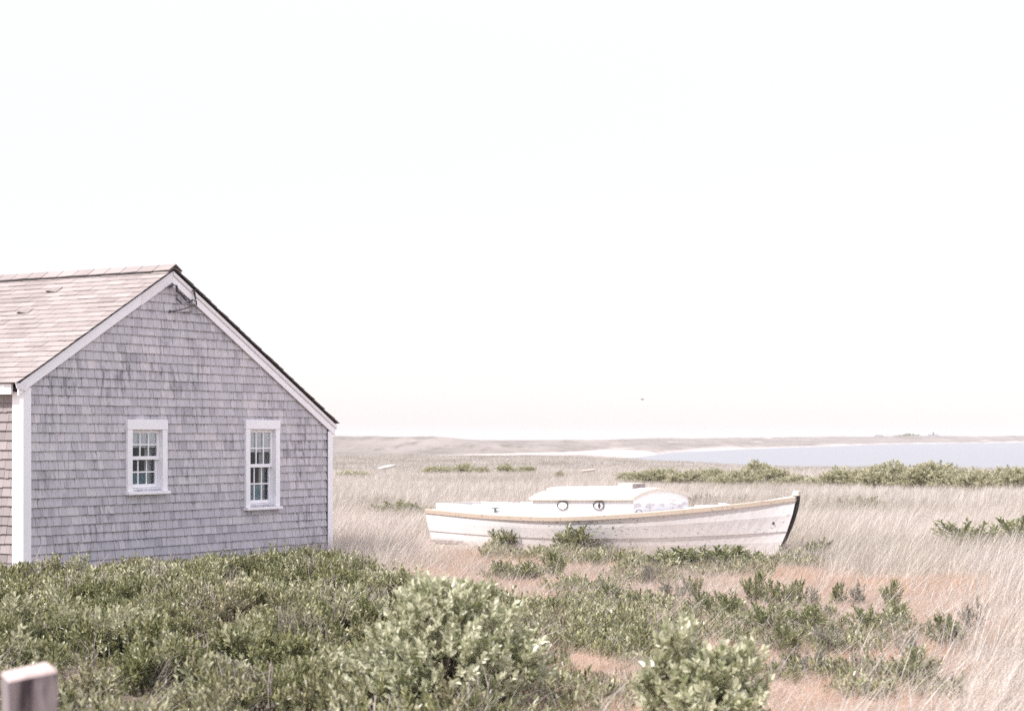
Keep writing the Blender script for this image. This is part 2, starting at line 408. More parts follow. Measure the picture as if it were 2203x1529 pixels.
ys = np.concatenate([np.linspace(-25, 6, 10), np.linspace(6.5, 60, 150)[1:], 60 * (3300 / 60.0) ** (np.linspace(0, 1, 190)[1:])])
us = np.linspace(-1, 1, 241)
Xg = us[None, :] * (0.42 * np.maximum(ys, 0) + 26)[:, None]; Yg = np.repeat(ys[:, None], len(us), 1)
Zg = ground_z(Xg, Yg)
nr, nc = Xg.shape
idx = np.arange(nr * nc).reshape(nr, nc)
faces = np.stack([idx[:-1, :-1], idx[:-1, 1:], idx[1:, 1:], idx[1:, :-1]], -1).reshape(-1, 4)
me = mesh_np('ground', np.stack([Xg, Yg, Zg], -1), faces, M['ground'], None, True)
dw = water_d(Xg, Yg)
sand = smooth(-16, -6, dw) * smooth(195, 230, Yg) * smooth(6, 16, Xg) * (0.6 + 0.6 * fbm(Xg, Yg, 30, 77))
for i in range(len(SAND_STRIP) - 1):
    a = np.array(SAND_STRIP[i], float); b = np.array(SAND_STRIP[i + 1], float); ab = b - a
    tt = np.clip(((Xg - a[0]) * ab[0] + (Yg - a[1]) * ab[1]) / (ab @ ab), 0, 1)
    dd = np.hypot((Xg - a[0] - tt * ab[0]) * 2.0, Yg - a[1] - tt * ab[1])
    sand = np.maximum(sand, 1 - smooth(3 + 0.05 * (a[0] + 18), 7 + 0.12 * (a[0] + 18), dd))
blow = smooth(0.80, 0.83, fbm(Xg, Yg * 0.35, 7, 91)) * smooth(330, 360, Yg) * 0.8
sand = np.clip(np.maximum(sand, blow), 0, 1)
def in_poly(poly, px, py):
    q = np.zeros(px.shape, bool); j = len(poly) - 1
    for i in range(len(poly)):
        (xi, yi), (xj, yj) = poly[i], poly[j]
        q ^= ((yi > py) != (yj > py)) & (px < (xj - xi) * (py - yi) / (yj - yi + 1e-12) + xi); j = i
    return q
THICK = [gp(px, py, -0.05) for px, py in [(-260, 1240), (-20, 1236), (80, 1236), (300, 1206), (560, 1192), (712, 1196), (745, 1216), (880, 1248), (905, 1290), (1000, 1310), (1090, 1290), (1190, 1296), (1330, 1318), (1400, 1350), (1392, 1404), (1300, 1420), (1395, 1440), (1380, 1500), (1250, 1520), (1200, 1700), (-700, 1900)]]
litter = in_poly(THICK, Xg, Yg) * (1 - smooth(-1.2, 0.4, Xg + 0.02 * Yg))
for nm, arr in (('sand', sand), ('far', smooth(60, 130, Yg)), ('litter', litter)):
    a = me.attributes.new(nm, 'FLOAT', 'POINT'); a.data.foreach_set('value', arr.astype(np.float32).ravel())
tag(link('ground', me), None, None, kind='structure')

WZ = -1.5
wv = [(-20, 150, WZ), (1380, 150, WZ), (1380, 1560, WZ), (-20, 1560, WZ)]
tag(link('water', mesh_np('water', wv, [(0, 1, 2, 3)], M['water'])), None, None, kind='structure')

# ------------------------------------------------------------------ the shingled cottage
W, RX, RZ, SL = 6.22, 2.672, 3.925, 0.568        # gable width, ridge position, ridge height, roof slope
DEPTH = 8.0
house = empty('shingled_cottage', (-6.062, 24.0, 0), HOUSE_RZ)
tag(house, 'grey shingled gable-end cottage with white trim and pinkish roof', 'cottage')
Z0 = -0.35                                       # walls go a little into the ground
rng = random.Random(4)

def roof_z(x):                                   # top line of the rake
    return RZ - SL * abs(x - RX)

WIN = [(1.797, 2.570, 0.915, 1.871), (4.212, 4.976, 0.635, 1.884)]  # casing outlines: x0, x1, z0, z1
def hole(w): return (w[0] + 0.07, w[1] - 0.07, w[2] + 0.03, w[3] - 0.09)

# gable wall sheathing with two real openings
gb = MB()
TOPW = 0.10                                       # wall top below the rake line
xs = [0.0, hole(WIN[0])[0], hole(WIN[0])[1], RX, hole(WIN[1])[0], hole(WIN[1])[1], W]
def wall_col(x0, x1, z0, zt0, zt1): gb.prism([(x0, z0), (x1, z0), (x1, zt1), (x0, zt0)], 0.0, 0.11)
for i in range(len(xs) - 1):
    x0, x1 = xs[i], xs[i + 1]; zt0, zt1 = roof_z(x0) - TOPW, roof_z(x1) - TOPW
    hw = [h for h in map(hole, WIN) if abs(h[0] - x0) < 1e-6 and abs(h[1] - x1) < 1e-6]
    if hw:
        h = hw[0]; gb.prism([(x0, Z0), (x1, Z0), (x1, h[2]), (x0, h[2])], 0.0, 0.11)
        wall_col(x0, x1, h[3], zt0, zt1)
    else: wall_col(x0, x1, Z0, zt0, zt1)
gable = gb.build('gable_wall', M['sheath'], house)
sw = MB(); sw.box(0.0, 0.11, 0.112, DEPTH, Z0, 2.26)
side_wall = sw.build('side_wall', M['sheath'], house)
bw = MB(); bw.box(W - 0.11, W, 0.112, DEPTH, Z0, 1.72); bw.build('far_side_wall', M['side_shingle'], house)
b2 = MB(); b2.prism([(0.112, Z0), (W - 0.112, Z0), (W - 0.112, roof_z(W) - 0.12), (RX, RZ - 0.12), (0.112, roof_z(0) - 0.12)], DEPTH - 0.12, DEPTH - 0.01)
b2.build('back_wall', M['side_shingle'], house)
fl = MB(); fl.box(0.112, W - 0.112, 0.112, DEPTH - 0.122, 0.05, 0.1); fl.build('floor', M['interior'], house)
pt = MB(); pt.box(0.112, W - 0.112, 2.6, 2.65, 0.101, 1.7); pt.build('room_partition', M['interior'], house)

# wall shingles: each one a tapered slab
E = 0.1175
def clip(poly, a, b, c):                          # keep a*x+b*z<=c
    out = []
    for i in range(len(poly)):
        p, q = poly[i], poly[(i + 1) % len(poly)]
        dp, dq = a * p[0] + b * p[1] - c, a * q[0] + b * q[1] - c
        if dp <= 0: out.append(p)
        if (dp < 0) != (dq < 0) and abs(dp - dq) > 1e-12:
            t = dp / (dp - dq); out.append((p[0] + (q[0] - p[0]) * t, p[1] + (q[1] - p[1]) * t))
    return out
def area(p): return abs(sum(p[i][0] * p[(i + 1) % len(p)][1] - p[(i + 1) % len(p)][0] * p[i][1] for i in range(len(p)))) / 2

def shingle_polys(x0, x1, z0, z1):
    """rectangle minus window openings, clipped by the rake"""
    rects = [(x0, x1, z0, z1)]
    for w in WIN:
        a, b, c, d = hole(w); a -= 0.03; b += 0.03; nxt = []
        for (p, q, r, s) in rects:
            if q <= a or p >= b or s <= c or r >= d: nxt.append((p, q, r, s)); continue
            if p < a: nxt.append((p, a, r, s))
            if q > b: nxt.append((b, q, r, s))
            m0, m1 = max(p, a), min(q, b)
            if s > d: nxt.append((m0, m1, d, s))
            if r < c: nxt.append((m0, m1, r, c))
        rects = nxt
    res = []
    for (p, q, r, s) in rects:
        poly = [(p, r), (q, r), (q, s), (p, s)]
        cc = RZ - 0.15
        poly = clip(poly, -SL, 1, cc - SL * RX); poly = clip(poly, SL, 1, cc + SL * RX) if poly else poly
        if len(poly) >= 3 and area(poly) > 0.0008: res.append(poly)
    return res

def shingle_slab(poly, zb, zt, dy):
    f = lambda z: -0.004 - 0.019 * (zt - z) / (zt - zb) - dy
    n = len(poly)
    V = [(p[0], f(p[1]), p[1]) for p in poly] + [(p[0], -0.0008, p[1]) for p in poly]
    Fc = [tuple(range(n)), tuple(range(2 * n - 1, n - 1, -1))] + [(i, i + n, (i + 1) % n + n, (i + 1) % n) for i in range(n)]
    return V, Fc
wall_pieces = []                                  # (size in view, V, F, shade)
rowz = -0.30; k = 0
while rowz < RZ:
    wob = 0.010 * math.sin(k * 1.7)
    x = 0.105 - rng.uniform(0, 0.1)
    rowtone = rng.uniform(-0.10, 0.10)
    drift = 0.0
    while x < W - 0.09:
        wdt = min(0.24, max(0.062, rng.gauss(0.125, 0.04)))
        drift += rng.uniform(-0.0018, 0.0018)
        x0, x1 = max(x, 0.10), min(x + wdt - rng.uniform(0.003, 0.0075), W - 0.085)
        zb = rowz + drift + rng.uniform(-0.0022, 0.0022)
        zt = rowz + E + 0.028
        if x1 - x0 > 0.012:
            tone = min(0.97, max(0.03, rng.gauss(0.55 + rowtone, 0.21)))
            dy = rng.uniform(0, 0.003)
            for poly in shingle_polys(x0, x1, zb, zt):
                V, Fc = shingle_slab(poly, zb, zt, dy)
                cxm = sum(p[0] for p in poly) / len(poly); dist = 24 + 0.848 * cxm
                vis = area(poly) / dist ** 2 * (1 if rowz > 0.0 else 0.2)
                wall_pieces.append((vis, V, Fc, tone))
        x += wdt
    rowz += E; k += 1
def emit(pieces, name, mat, parent, limit, restname):
    pieces.sort(key=lambda p: -p[0]); rest = MB()
    for i, (vis, V, Fc, tone) in enumerate(pieces):
        if i < limit:
            link(name, mesh_np(name, V, Fc, mat, [tone] * len(V)), parent)
        else: rest.add(V, Fc, tone)
    if rest.v:
        o = rest.build(restname, mat, parent); o['kind'] = 'stuff'
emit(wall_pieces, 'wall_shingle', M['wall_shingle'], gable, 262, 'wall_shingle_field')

# side wall shingles (only the strip beside the corner is in view)
sp = []; rowz = -0.28
while rowz < 2.1:
    y = 0.16 - rng.uniform(0, 0.1)
    while y < DEPTH:
        wdt = min(0.24, max(0.07, rng.gauss(0.13, 0.04))); y0, y1 = max(y, 0.155), y + wdt - 0.004
        zb = rowz + rng.uniform(-0.007, 0.007); zt = rowz + E + 0.028
        if y1 - y0 > 0.02:
            xb = -0.026 - rng.uniform(0, 0.006)
            V = [(xb, y0, zb), (xb, y1, zb), (-0.004, y1, zt), (-0.004, y0, zt), (-0.0008, y0, zb), (-0.0008, y1, zb), (-0.0008, y1, zt), (-0.0008, y0, zt)]
            Fc = [(0, 3, 2, 1), (4, 5, 6, 7), (0, 1, 5, 4), (1, 2, 6, 5), (2, 3, 7, 6), (3, 0, 4, 7)]
            sp.append(((1.0 if y0 < 0.42 and rowz > 0 else 0.0), V, Fc, min(1, max(0, rng.gauss(0.5, 0.25)))))
        y += wdt
    rowz += E
emit(sp, 'wall_shingle', M['side_shingle'], side_wall, 36, 'wall_shingle_field')

# roof: deck slabs, courses of shingles, ridge caps
cs, sn = math.cos(math.atan(SL)), math.sin(math.atan(SL))
FRONT = -0.075                                    # roof edge stands proud of the gable
EAVE_L, EAVE_R = -0.17, W + 0.11
def deck(name, xe, sgn):
    d = MB(); L = abs(xe - RX) / cs
    ax = Vector((sgn * cs, 0, -sn)); up = Vector((sgn * sn, 0, cs)); o = Vector((RX, 0, RZ))
    V = []
    for t in (0, L):
        for yy in (FRONT, DEPTH + 0.05):
            for h in (-0.010, 0.0): V.append(o + ax * t + up * h + Vector((0, yy, 0)))
    d.add(V, [(0, 1, 3, 2), (4, 6, 7, 5), (0, 4, 5, 1), (2, 3, 7, 6), (0, 2, 6, 4), (1, 5, 7, 3)])
    return d.build(name, M['black'], house), ax, up, L
roofL, axL, upL, LL = deck('roof_slope', EAVE_L, -1)
roofR, axR, upR, LR = deck('roof_slope', EAVE_R, 1)
RE = 0.141
def roof_tabs(ax, up, L, y_near, sgn):
    P = []; o = Vector((RX, 0, RZ)); t = L + 0.02; k = 0
    while t > 0.03:
        off = (k % 2) * 0.152 + rng.uniform(-0.02, 0.02)
        y = FRONT - 0.03 - off
        while y < DEPTH + 0.05:
            y0, y1 = max(y, FRONT - 0.02 - rng.uniform(0, 0.012)), min(y + 0.305 - 0.007, DEPTH + 0.06)
            if y1 - y0 > 0.03:
                tb = t + rng.uniform(-0.004, 0.004); tt = max(t - RE - 0.03, 0.0)
                hb = 0.014 + rng.choice((0, 0, 0.001, 0.004)); lift = rng.uniform(0, 0.003)
                c = [o + ax * tb + up * hb + Vector((0, y0, 0)), o + ax * tb + up * (hb + lift) + Vector((0, y1, 0)),
                     o + ax * tt + up * 0.005 + Vector((0, y1, 0)), o + ax * tt + up * 0.005 + Vector((0, y0, 0)),
                     o + ax * tb + up * (hb - 0.0075) + Vector((0, y0, 0)), o + ax * tb + up * (hb - 0.0075) + Vector((0, y1, 0)),
                     o + ax * tt + up * 0.001 + Vector((0, y1, 0)), o + ax * tt + up * 0.001 + Vector((0, y0, 0))]
                Fc = [(0, 1, 2, 3), (4, 7, 6, 5), (0, 4, 5, 1), (1, 5, 6, 2), (2, 6, 7, 3), (3, 7, 4, 0)]
                if sgn < 0: Fc = [tuple(reversed(f)) for f in Fc]
                P.append((100 - y0, [tuple(v) for v in c], Fc, min(1, max(0, rng.gauss(0.5, 0.2)))))
            y += 0.305
        t -= RE; k += 1
    return P
emit(roof_tabs(axL, upL, LL, 0, -1), 'roof_shingle', M['roof'], roofL, 258, 'roof_shingle_field')
emit(roof_tabs(axR, upR, LR, 0, 1), 'roof_shingle', M['roof'], roofR, 0, 'roof_shingle_field')
y = FRONT - 0.035
while y < DEPTH:
    d = MB(); h0 = 0.036 + rng.uniform(0, 0.003); o = Vector((RX, 0, RZ)); ln = 0.30
    ys_ = (y, y + ln - 0.006); V = []
    for j, yy in enumerate(ys_):
        hh = h0 + 0.004 if j == 0 else h0
        wd = 0.135 + rng.uniform(-0.01, 0.01)
        for s_ax, s_up in ((axL, upL), (None, None), (axR, upR)):
            if s_ax is None: V += [o + Vector((0, yy, hh + 0.016)), o + Vector((0, yy, hh + 0.002))]
            else: V += [o + s_ax * wd + s_up * hh + Vector((0, yy, 0)), o + s_ax * wd + s_up * (hh - 0.010) + Vector((0, yy, 0))]
    d.add(V, [(0, 2, 8, 6), (2, 4, 10, 8), (1, 7, 9, 3), (3, 9, 11, 5), (0, 1, 3, 2), (2, 3, 5, 4), (6, 8, 9, 7), (8, 10, 11, 9), (0, 6, 7, 1), (4, 5, 11, 10)], rng.uniform(0.2, 0.8))
    d.build('ridge_cap', M['roof'], house); y += ln
d = MB()
for (ax_, up_) in ((axL, upL), (axR, upR)):
    o = Vector((RX, 0, RZ)); V = [o + ax_ * t_ + up_ * h_ + Vector((0, yy, 0)) for yy in (FRONT + 0.3, DEPTH) for (t_, h_) in ((0.06, 0.017), (0.158, 0.017), (0.158, 0.026), (0.06, 0.026))]
    d.add(V, [(0, 1, 2, 3), (7, 6, 5, 4), (0, 4, 5, 1), (1, 5, 6, 2), (2, 6, 7, 3), (3, 7, 4, 0)])
d.build('ridge_shadow_strip', M['black'], house)  # black strip stands in for the shadow line under the ridge caps
# two lifted tabs on the roof
for (vy, tt) in ((1.72, 0.62), (1.68, 1.28)):
    d = MB(); o = Vector((RX, 0, RZ)) + axL * tt + Vector((0, vy, 0))
    a, b = Vector((0, 1, 0)), upL
    V = [o + b * 0.02 + a * -0.13, o + b * 0.05 + a * 0.02, o + b * 0.02 + a * 0.10 + axL * -0.03, o + axL * -0.16 + b * 0.02 + a * 0.05, o + axL * -0.16 + b * 0.02 - a * 0.12]
    V += [v - b * 0.012 for v in V]
    d.add(V, [(0, 1, 2, 3, 4), (9, 8, 7, 6, 5), (0, 5, 6, 1), (1, 6, 7, 2), (2, 7, 8, 3), (3, 8, 9, 4), (4, 9, 5, 0)], 0.15)
    d.build('lifted_shingle', M['roof'], roofL)

# rake boards, corner boards, fascia
def along(x0, x1, d0, d1):
    """parallelogram between two depths measured square to the slope"""
    s0 = d0 / cs; s1 = d1 / cs
    return [(x0, roof_z(x0) - s1), (x1, roof_z(x1) - s1), (x1, roof_z(x1) - s0), (x0, roof_z(x0) - s0)]
d = MB(); d.prism(along(-0.13, 2.05, 0.032, 0.155), -0.056, -0.0285); d.build('rake_board', M['trim'], house, bevel=0.004)
d = MB(); d.prism(along(2.053, RX, 0.035, 0.165), -0.056, -0.0285); d.build('rake_board', M['trim_worn'], house, bevel=0.004)
d = MB(); d.prism(along(RX + 0.002, EAVE_R - 0.03, 0.084, 0.175), -0.052, -0.0285); d.build('rake_board', M['trim'], house, bevel=0.004)
d = MB(); d.prism(along(RX + 0.001, EAVE_R - 0.005, 0.031, 0.082), -0.068, -0.0245); d.build('rake_trim', M['trim_worn'], house, bevel=0.004)
d = MB(); d.prism([(-0.17, 2.235), (-0.005, 2.205), (0.0, 2.33), (-0.13, 2.30), (-0.2, 2.325)], -0.068, -0.057); d.build('eave_return', M['trim_worn'], house, bevel=0.003)
d = MB(); d.box(-0.046, 0.092, -0.042, -0.0285, Z0, roof_z(0.03) - 0.17); d.build('corner_board', M['trim'], house, bevel=0.003)
d = MB(); d.box(-0.045, -0.0345, -0.0275, 0.150, Z0, 2.20); d.build('corner_board', M['trim'], house, bevel=0.003)
d = MB(); d.box(W - 0.080, W + 0.035, -0.042, -0.0285, Z0, roof_z(W) - 0.185); d.build('corner_board', M['trim'], house, bevel=0.003)
d = MB(); d.box(W + 0.0245, W + 0.037, -0.0225, 0.150, Z0, 1.70); d.build('corner_board', M['trim'], house, bevel=0.003)
d = MB(); d.box(-0.15, -0.115, 0.06, DEPTH, 2.17, 2.30); d.build('fascia', M['trim'], house, bevel=0.003)
d = MB(); d.box(-0.113, -0.0345, 0.152, DEPTH, 2.19, 2.22); d.build('soffit', M['trim'], house)

# windows
def window(w, blind_z, lab):
    x0, x1, z0, z1 = w; h = hole(w)
    cw = 0.095; inx0, inx1 = x0 + cw, x1 - cw; inz0, inz1 = z0 + 0.045, z1 - 0.135
    d = MB(); d.box(x0, inx0, -0.054, -0.001, z0, z1 - 0.136); d.box(inx1, x1, -0.054, -0.001, z0, z1 - 0.136)
    win = d.build('window', M['trim'], house, bevel=0.004); win['label'] = lab
    d = MB(); d.box(x0 - 0.004, x1 + 0.004, -0.058, -0.001, z1 - 0.1345, z1); d.build('head_casing', M['trim'], win, bevel=0.004)
    d = MB(); d.box(x0 - 0.018, x1 + 0.018, -0.095, -0.001, z0 - 0.042, z0 - 0.002); d.build('sill', M['trim'], win, bevel=0.006)
    # jamb liner inside the wall thickness
    d = MB(); t = 0.02
    d.box(inx0 - t, inx0 + 0.002, -0.0005, 0.108, inz0, inz1); d.box(inx1 - 0.002, inx1 + t, -0.0005, 0.108, inz0, inz1)
    d.box(inx0 - t, inx1 + t, -0.0005, 0.108, inz1 + 0.001, inz1 + t); d.box(inx0 - t, inx1 + t, -0.0005, 0.108, inz0 - t, inz0 - 0.001)
    d.build('jamb_liner', M['trim'], win)
    zm = (inz0 + inz1) / 2
    def sash(za, zb, yf, nx=3, nz=2):
        fr = 0.042; th = 0.032
        xa, xb = inx0 + 0.004, inx1 - 0.004
        d = MB(); d.box(xa, xa + fr, yf, yf + th, za, zb); d.box(xb - fr, xb, yf, yf + th, za, zb)
        d.box(xa + fr + 0.0005, xb - fr - 0.0005, yf + 0.001, yf + th - 0.001, zb - fr, zb); d.box(xa + fr + 0.0005, xb - fr - 0.0005, yf + 0.001, yf + th - 0.001, za, za + fr * 1.15)
        d.build('sash', M['trim'], win, bevel=0.003)
        ga, gb_, gc, gd = xa + fr, xb - fr, za + fr * 1.15, zb - fr
        for i in range(1, nx):
            xm = ga + (gb_ - ga) * i / nx; d = MB(); d.box(xm - 0.009, xm + 0.009, yf + 0.004, yf + 0.024, gc + 0.0005, gd - 0.0005); d.build('muntin', M['trim'], win)
        for i in range(1, nz):
            zmm = gc + (gd - gc) * i / nz; d = MB(); d.box(ga + 0.0005, gb_ - 0.0005, yf + 0.006, yf + 0.022, zmm - 0.009, zmm + 0.009); d.build('muntin', M['trim'], win)
        for i in range(nx):
            for j in range(nz):
                d = MB(); xa_, xb_ = ga + (gb_ - ga) * i / nx + 0.0095, ga + (gb_ - ga) * (i + 1) / nx - 0.0095
                za_, zb_ = gc + (gd - gc) * j / nz + 0.0095, gc + (gd - gc) * (j + 1) / nz - 0.0095
                d.add([(xa_, yf + 0.0145, za_), (xb_, yf + 0.0145, za_), (xb_, yf + 0.0145, zb_), (xa_, yf + 0.0145, zb_)], [(0, 1, 2, 3)])
                d.build('pane', M['glass'], win)
    sash(zm - 0.012, inz1 - 0.003, 0.008); sash(inz0 + 0.003, zm + 0.028, 0.044)
    # roller blind over the upper panes, gathered curtain at the right
    d = MB(); d.box(inx0 - 0.01, inx1 + 0.02, 0.0425, 0.0435, blind_z, inz1 + 0.05); d.build('blind', M['curtain'], win)
    d = MB(); n = 26; V = []
    for i in range(n):
        xx = inx1 - 0.13 + 0.2 * i / (n - 1); yy = 0.16 + 0.014 * math.sin(i * 1.25)
        V += [(xx, yy, inz0 - 0.05), (xx, yy, inz1 + 0.05)]
    d.add(V, [(2 * i, 2 * i + 2, 2 * i + 3, 2 * i + 1) for i in range(n - 1)])
    d.build('curtain', M['curtain'], win)
    d = MB(); n = 30; V = []; zt_ = inz0 + (zm - inz0) * 0.52
    for i in range(n):
        xx = inx0 - 0.03 + (inx1 - inx0 - 0.06) * i / (n - 1); yy = 0.135 + 0.010 * math.sin(i * 1.4)
        V += [(xx, yy, inz0 - 0.05), (xx, yy, zt_)]
    d.add(V, [(2 * i, 2 * i + 2, 2 * i + 3, 2 * i + 1) for i in range(n - 1)])
    d.build('pane_reflection_sheet', M['teal_reflection'], win)  # teal sheet added as a painted reflection for the lower panes
    return win
window(WIN[0], 1.50, 'shorter white double-hung window on the left')
window(WIN[1], 1.42, 'taller white double-hung window on the right')

# old service wire fittings under the peak
def U(x, z, y=-0.06): return (x, y, z)
for (xx, zz) in ((RX - 0.03, RZ - 0.26), (RX + 0.36, RZ - 0.44)):
    d = MB(); d.tube([U(xx, zz, -0.02), U(xx - 0.02, zz + 0.03, -0.10), U(xx + 0.05, zz + 0.02, -0.11), U(xx + 0.09, zz - 0.03, -0.08)], 0.011, 6); d.tube([U(xx - 0.02, zz + 0.01, -0.105), U(xx - 0.16, zz - 0.02, -0.09)], 0.006, 5)
    d.build('wire_bracket', M['wire'], house)
    d = MB(); d.tube([U(xx - 0.005, zz - 0.03, -0.09), U(xx, zz - 0.01, -0.09), U(xx, zz + 0.012, -0.09), U(xx + 0.002, zz + 0.03, -0.09)], [0.014, 0.03, 0.03, 0.016], 8); d.build('insulator', M['porcelain'], house, True)
d = MB(); d.tube([U(RX + 0.06, RZ - 0.30), U(RX + 0.16, RZ - 0.34), U(RX + 0.26, RZ - 0.42)], 0.012, 6); d.tube([U(RX + 0.10, RZ - 0.40, -0.03), U(RX + 0.2, RZ - 0.46, -0.03)], 0.008, 5); d.build('service_wire', M['wire'], house)
d = MB(); d.tube([U(RX + 0.40, RZ - 0.29, -0.085), U(RX + 0.42, RZ - 0.40, -0.09)], 0.012, 6); d.tube([U(RX + 0.36, RZ - 0.28, -0.085), U(RX + 0.45, RZ - 0.27, -0.085)], 0.009, 5); d.build('wire_hook', M['wire'], house)
d = MB(); d.tube([U(RX + 0.36, RZ - 0.50), U(RX + 0.14, RZ - 0.56, -0.05), U(RX - 0.03, RZ - 0.585, -0.03)], 0.007, 5); d.tube([U(RX + 0.38, RZ - 0.47), U(RX + 0.38, RZ - 0.57), U(RX + 0.20, RZ - 0.585, -0.04)], 0.006, 5); d.tube([U(RX - 0.04, RZ - 0.60, -0.03), U(RX - 0.03, RZ - 0.57, -0.04)], 0.014, 6)
d.build('service_wire', M['wire'], house)

# ------------------------------------------------------------------ the beached boat
TH = math.radians(40); BL = 6.83
boat = empty('beached_boat', (-1.0, 33.04, 0), -TH)        # local x to the bow, local y to port, stern at the origin
tag(boat, 'old white wooden cabin boat with tan rail sitting in the grass', 'boat')
def cr(pts, q):
    p = np.array(pts, float); q = np.asarray(q, float)
    xs_, ys_ = p[:, 0], p[:, 1]; m = np.gradient(ys_, xs_)
    i = np.clip(np.searchsorted(xs_, q) - 1, 0, len(xs_) - 2); h = xs_[i + 1] - xs_[i]; t = (q - xs_[i]) / h
    return (2 * t**3 - 3 * t**2 + 1) * ys_[i] + (t**3 - 2 * t**2 + t) * h * m[i] + (-2 * t**3 + 3 * t**2) * ys_[i + 1] + (t**3 - t**2) * h * m[i + 1]
BEAM = [(0, .70), (.12, .84), (.28, .98), (.45, 1.05), (.6, 1.02), (.72, .90), (.82, .68), (.90, .43), (.96, .19), (1, .04)]
SHEER = [(0, .405), (.25, .362), (.43, .365), (.64, .447), (.80, .550), (.91, .640), (1, .735)]
def hull_pt(q, k, off=0.0):
    b = float(cr(BEAM, q)); zs = float(cr(SHEER, q))
    fl = 1 - (0.10 + 0.30 * q) * k - 0.10 * k * k
    s = q * (BL - 0.50 * k ** 1.5) if q > 0.5 else q * BL - (q / 0.5) * 0.50 * k ** 1.5 * 0.5
    s += 0.10 * k * (1 - q)                        # transom rake
    z = zs + (-0.32 - zs) * k
    return (s, max(b * fl + off, 0.028), z)
QS = np.linspace(0, 1, 49)
def strake(name, k0, k1, o0, o1, sgn, th=0.02):
    d = MB(); V = []
    for q in QS:
        a, b = hull_pt(q, k0, o0), hull_pt(q, k1, o1); m = hull_pt(q, (k0 + k1) / 2, (o0 + o1) / 2 + 0.004)
        for p in (a, m, b): V.append((p[0], sgn * p[1], p[2]))
        for p in (b, a): V.append((p[0], sgn * max(p[1] - th, 0.008), p[2]))
    n = 5; Fc = []
    for i in range(len(QS) - 1):
        for j in range(n):
            f = (i * n + j, i * n + (j + 1) % n, (i + 1) * n + (j + 1) % n, (i + 1) * n + j)
            Fc.append(f if sgn > 0 else tuple(reversed(f)))
    Fc += [tuple(range(n)), tuple(range((len(QS) - 1) * n, len(QS) * n))]
    d.add(V, Fc); return d.build(name, M['hull'], boat)
for sgn in (-1, 1):
    strake('sheer_plank', 0.0, 0.47, 0.012, 0.018, sgn)
    strake('lower_plank', 0.455, 0.80, 0.004, 0.008, sgn)
    strake('bottom_plank', 0.79, 1.0, -0.008, 0.0, sgn)
    # rail
    d = MB(); V = []
    for q in QS:
        s, b, z = hull_pt(q, 0)
        for (dy, dz) in ((0.024, -0.046), (0.028, 0.014), (0.020, 0.026), (-0.05, 0.026), (-0.05, -0.046)):
            V.append((s, sgn * max(b + dy, 0.005), z + dz))
    n = 5; Fc = []
    for i in range(len(QS) - 1):
        for j in range(n):
            f = (i * n + j, i * n + (j + 1) % n, (i + 1) * n + (j + 1) % n, (i + 1) * n + j); Fc.append(f)
    Fc += [tuple(range(n)), tuple(range((len(QS) - 1) * n, len(QS) * n))]
    d.add(V, Fc); d.build('rail', M['tan'], boat)
# transom
ks = np.linspace(0, 1, 9); V = [hull_pt(0, k) for k in ks]; d = MB()
poly = [(-0.004 + v[0], -v[1], v[2]) for v in V] + [(-0.004 + v[0], v[1], v[2]) for v in V[::-1]]
n = len(poly); d.add(poly + [(p[0] + 0.03, p[1], p[2]) for p in poly], [tuple(range(n)), tuple(range(2 * n - 1, n - 1, -1))] + [(i, i + n, (i + 1) % n + n, (i + 1) % n) for i in range(n)])
d.build('transom', M['hull'], boat)
# stem: black curved bar and white stem head
d = MB(); V = []; kk = np.linspace(-0.02, 1, 14)
for k in kk:
    p = hull_pt(1.0, max(k, 0)); s = p[0]; z = p[2] - (0.02 if k < 0 else 0)
    if k < 0: z = p[2] + 0.03
    for (dx, dy) in ((-0.03, -0.036), (0.032, -0.020), (0.032, 0.020), (-0.03, 0.036)): V.append((s + dx, dy, z))
Fc = [(i * 4 + j, i * 4 + (j + 1) % 4, (i + 1) * 4 + (j + 1) % 4, (i + 1) * 4 + j) for i in range(len(kk) - 1) for j in range(4)] + [(0, 1, 2, 3), tuple(range(4 * len(kk) - 1, 4 * len(kk) - 5, -1))]
d.add(V, Fc); d.build('stem', M['stem_black'], boat, bevel=0.006)
zb = float(cr(SHEER, 1)); d = MB(); d.prism([(BL - 0.09, zb + 0.0275), (BL + 0.035, zb + 0.032), (BL + 0.03, zb + 0.105), (BL - 0.06, zb + 0.11)], -0.035, 0.035); d.build('stem_head', M['cream'], boat, bevel=0.008)
d = MB(); p = hull_pt(0.965, 0.33); d.box(p[0] - 0.02, p[0] + 0.02, -p[1] - 0.02, -p[1] + 0.03, p[2] - 0.016, p[2] + 0.016); d.build('towing_eye', M['black'], boat)
# decks
CK0, CK1 = 0.14, 2.36
def coam_w(s): return 0.60 + 0.14 * min(1, (s - CK0) / (CK1 - CK0))
d = MB()
def deck_strip(s0, s1, n, inner):
    for side in (-1, 1):
        V = []
        for i in range(n + 1):
            s = s0 + (s1 - s0) * i / n; q = s / BL; b = float(cr(BEAM, q)); z = float(cr(SHEER, q)) + 0.012
            w0 = inner(s)
            V += [(s, side * max(b - 0.02, 0.01), z), (s, side * min(w0, max(b - 0.03, 0.0)), z + 0.03 * (1 - w0 / max(b, .1)))]
        d.add(V, [(2 * i, 2 * i + 1, 2 * i + 3, 2 * i + 2) for i in range(n)])
deck_strip(0.02, CK0, 4, lambda s: 0.0); deck_strip(CK0, CK1, 12, coam_w); deck_strip(CK1, BL - 0.05, 30, lambda s: 0.0)
d.build('deck', M['boat_white'], boat)
d = MB(); d.box(CK0, CK1, -0.74, 0.74, -0.12, -0.08); d.build('cockpit_floor', M['greywood'], boat)
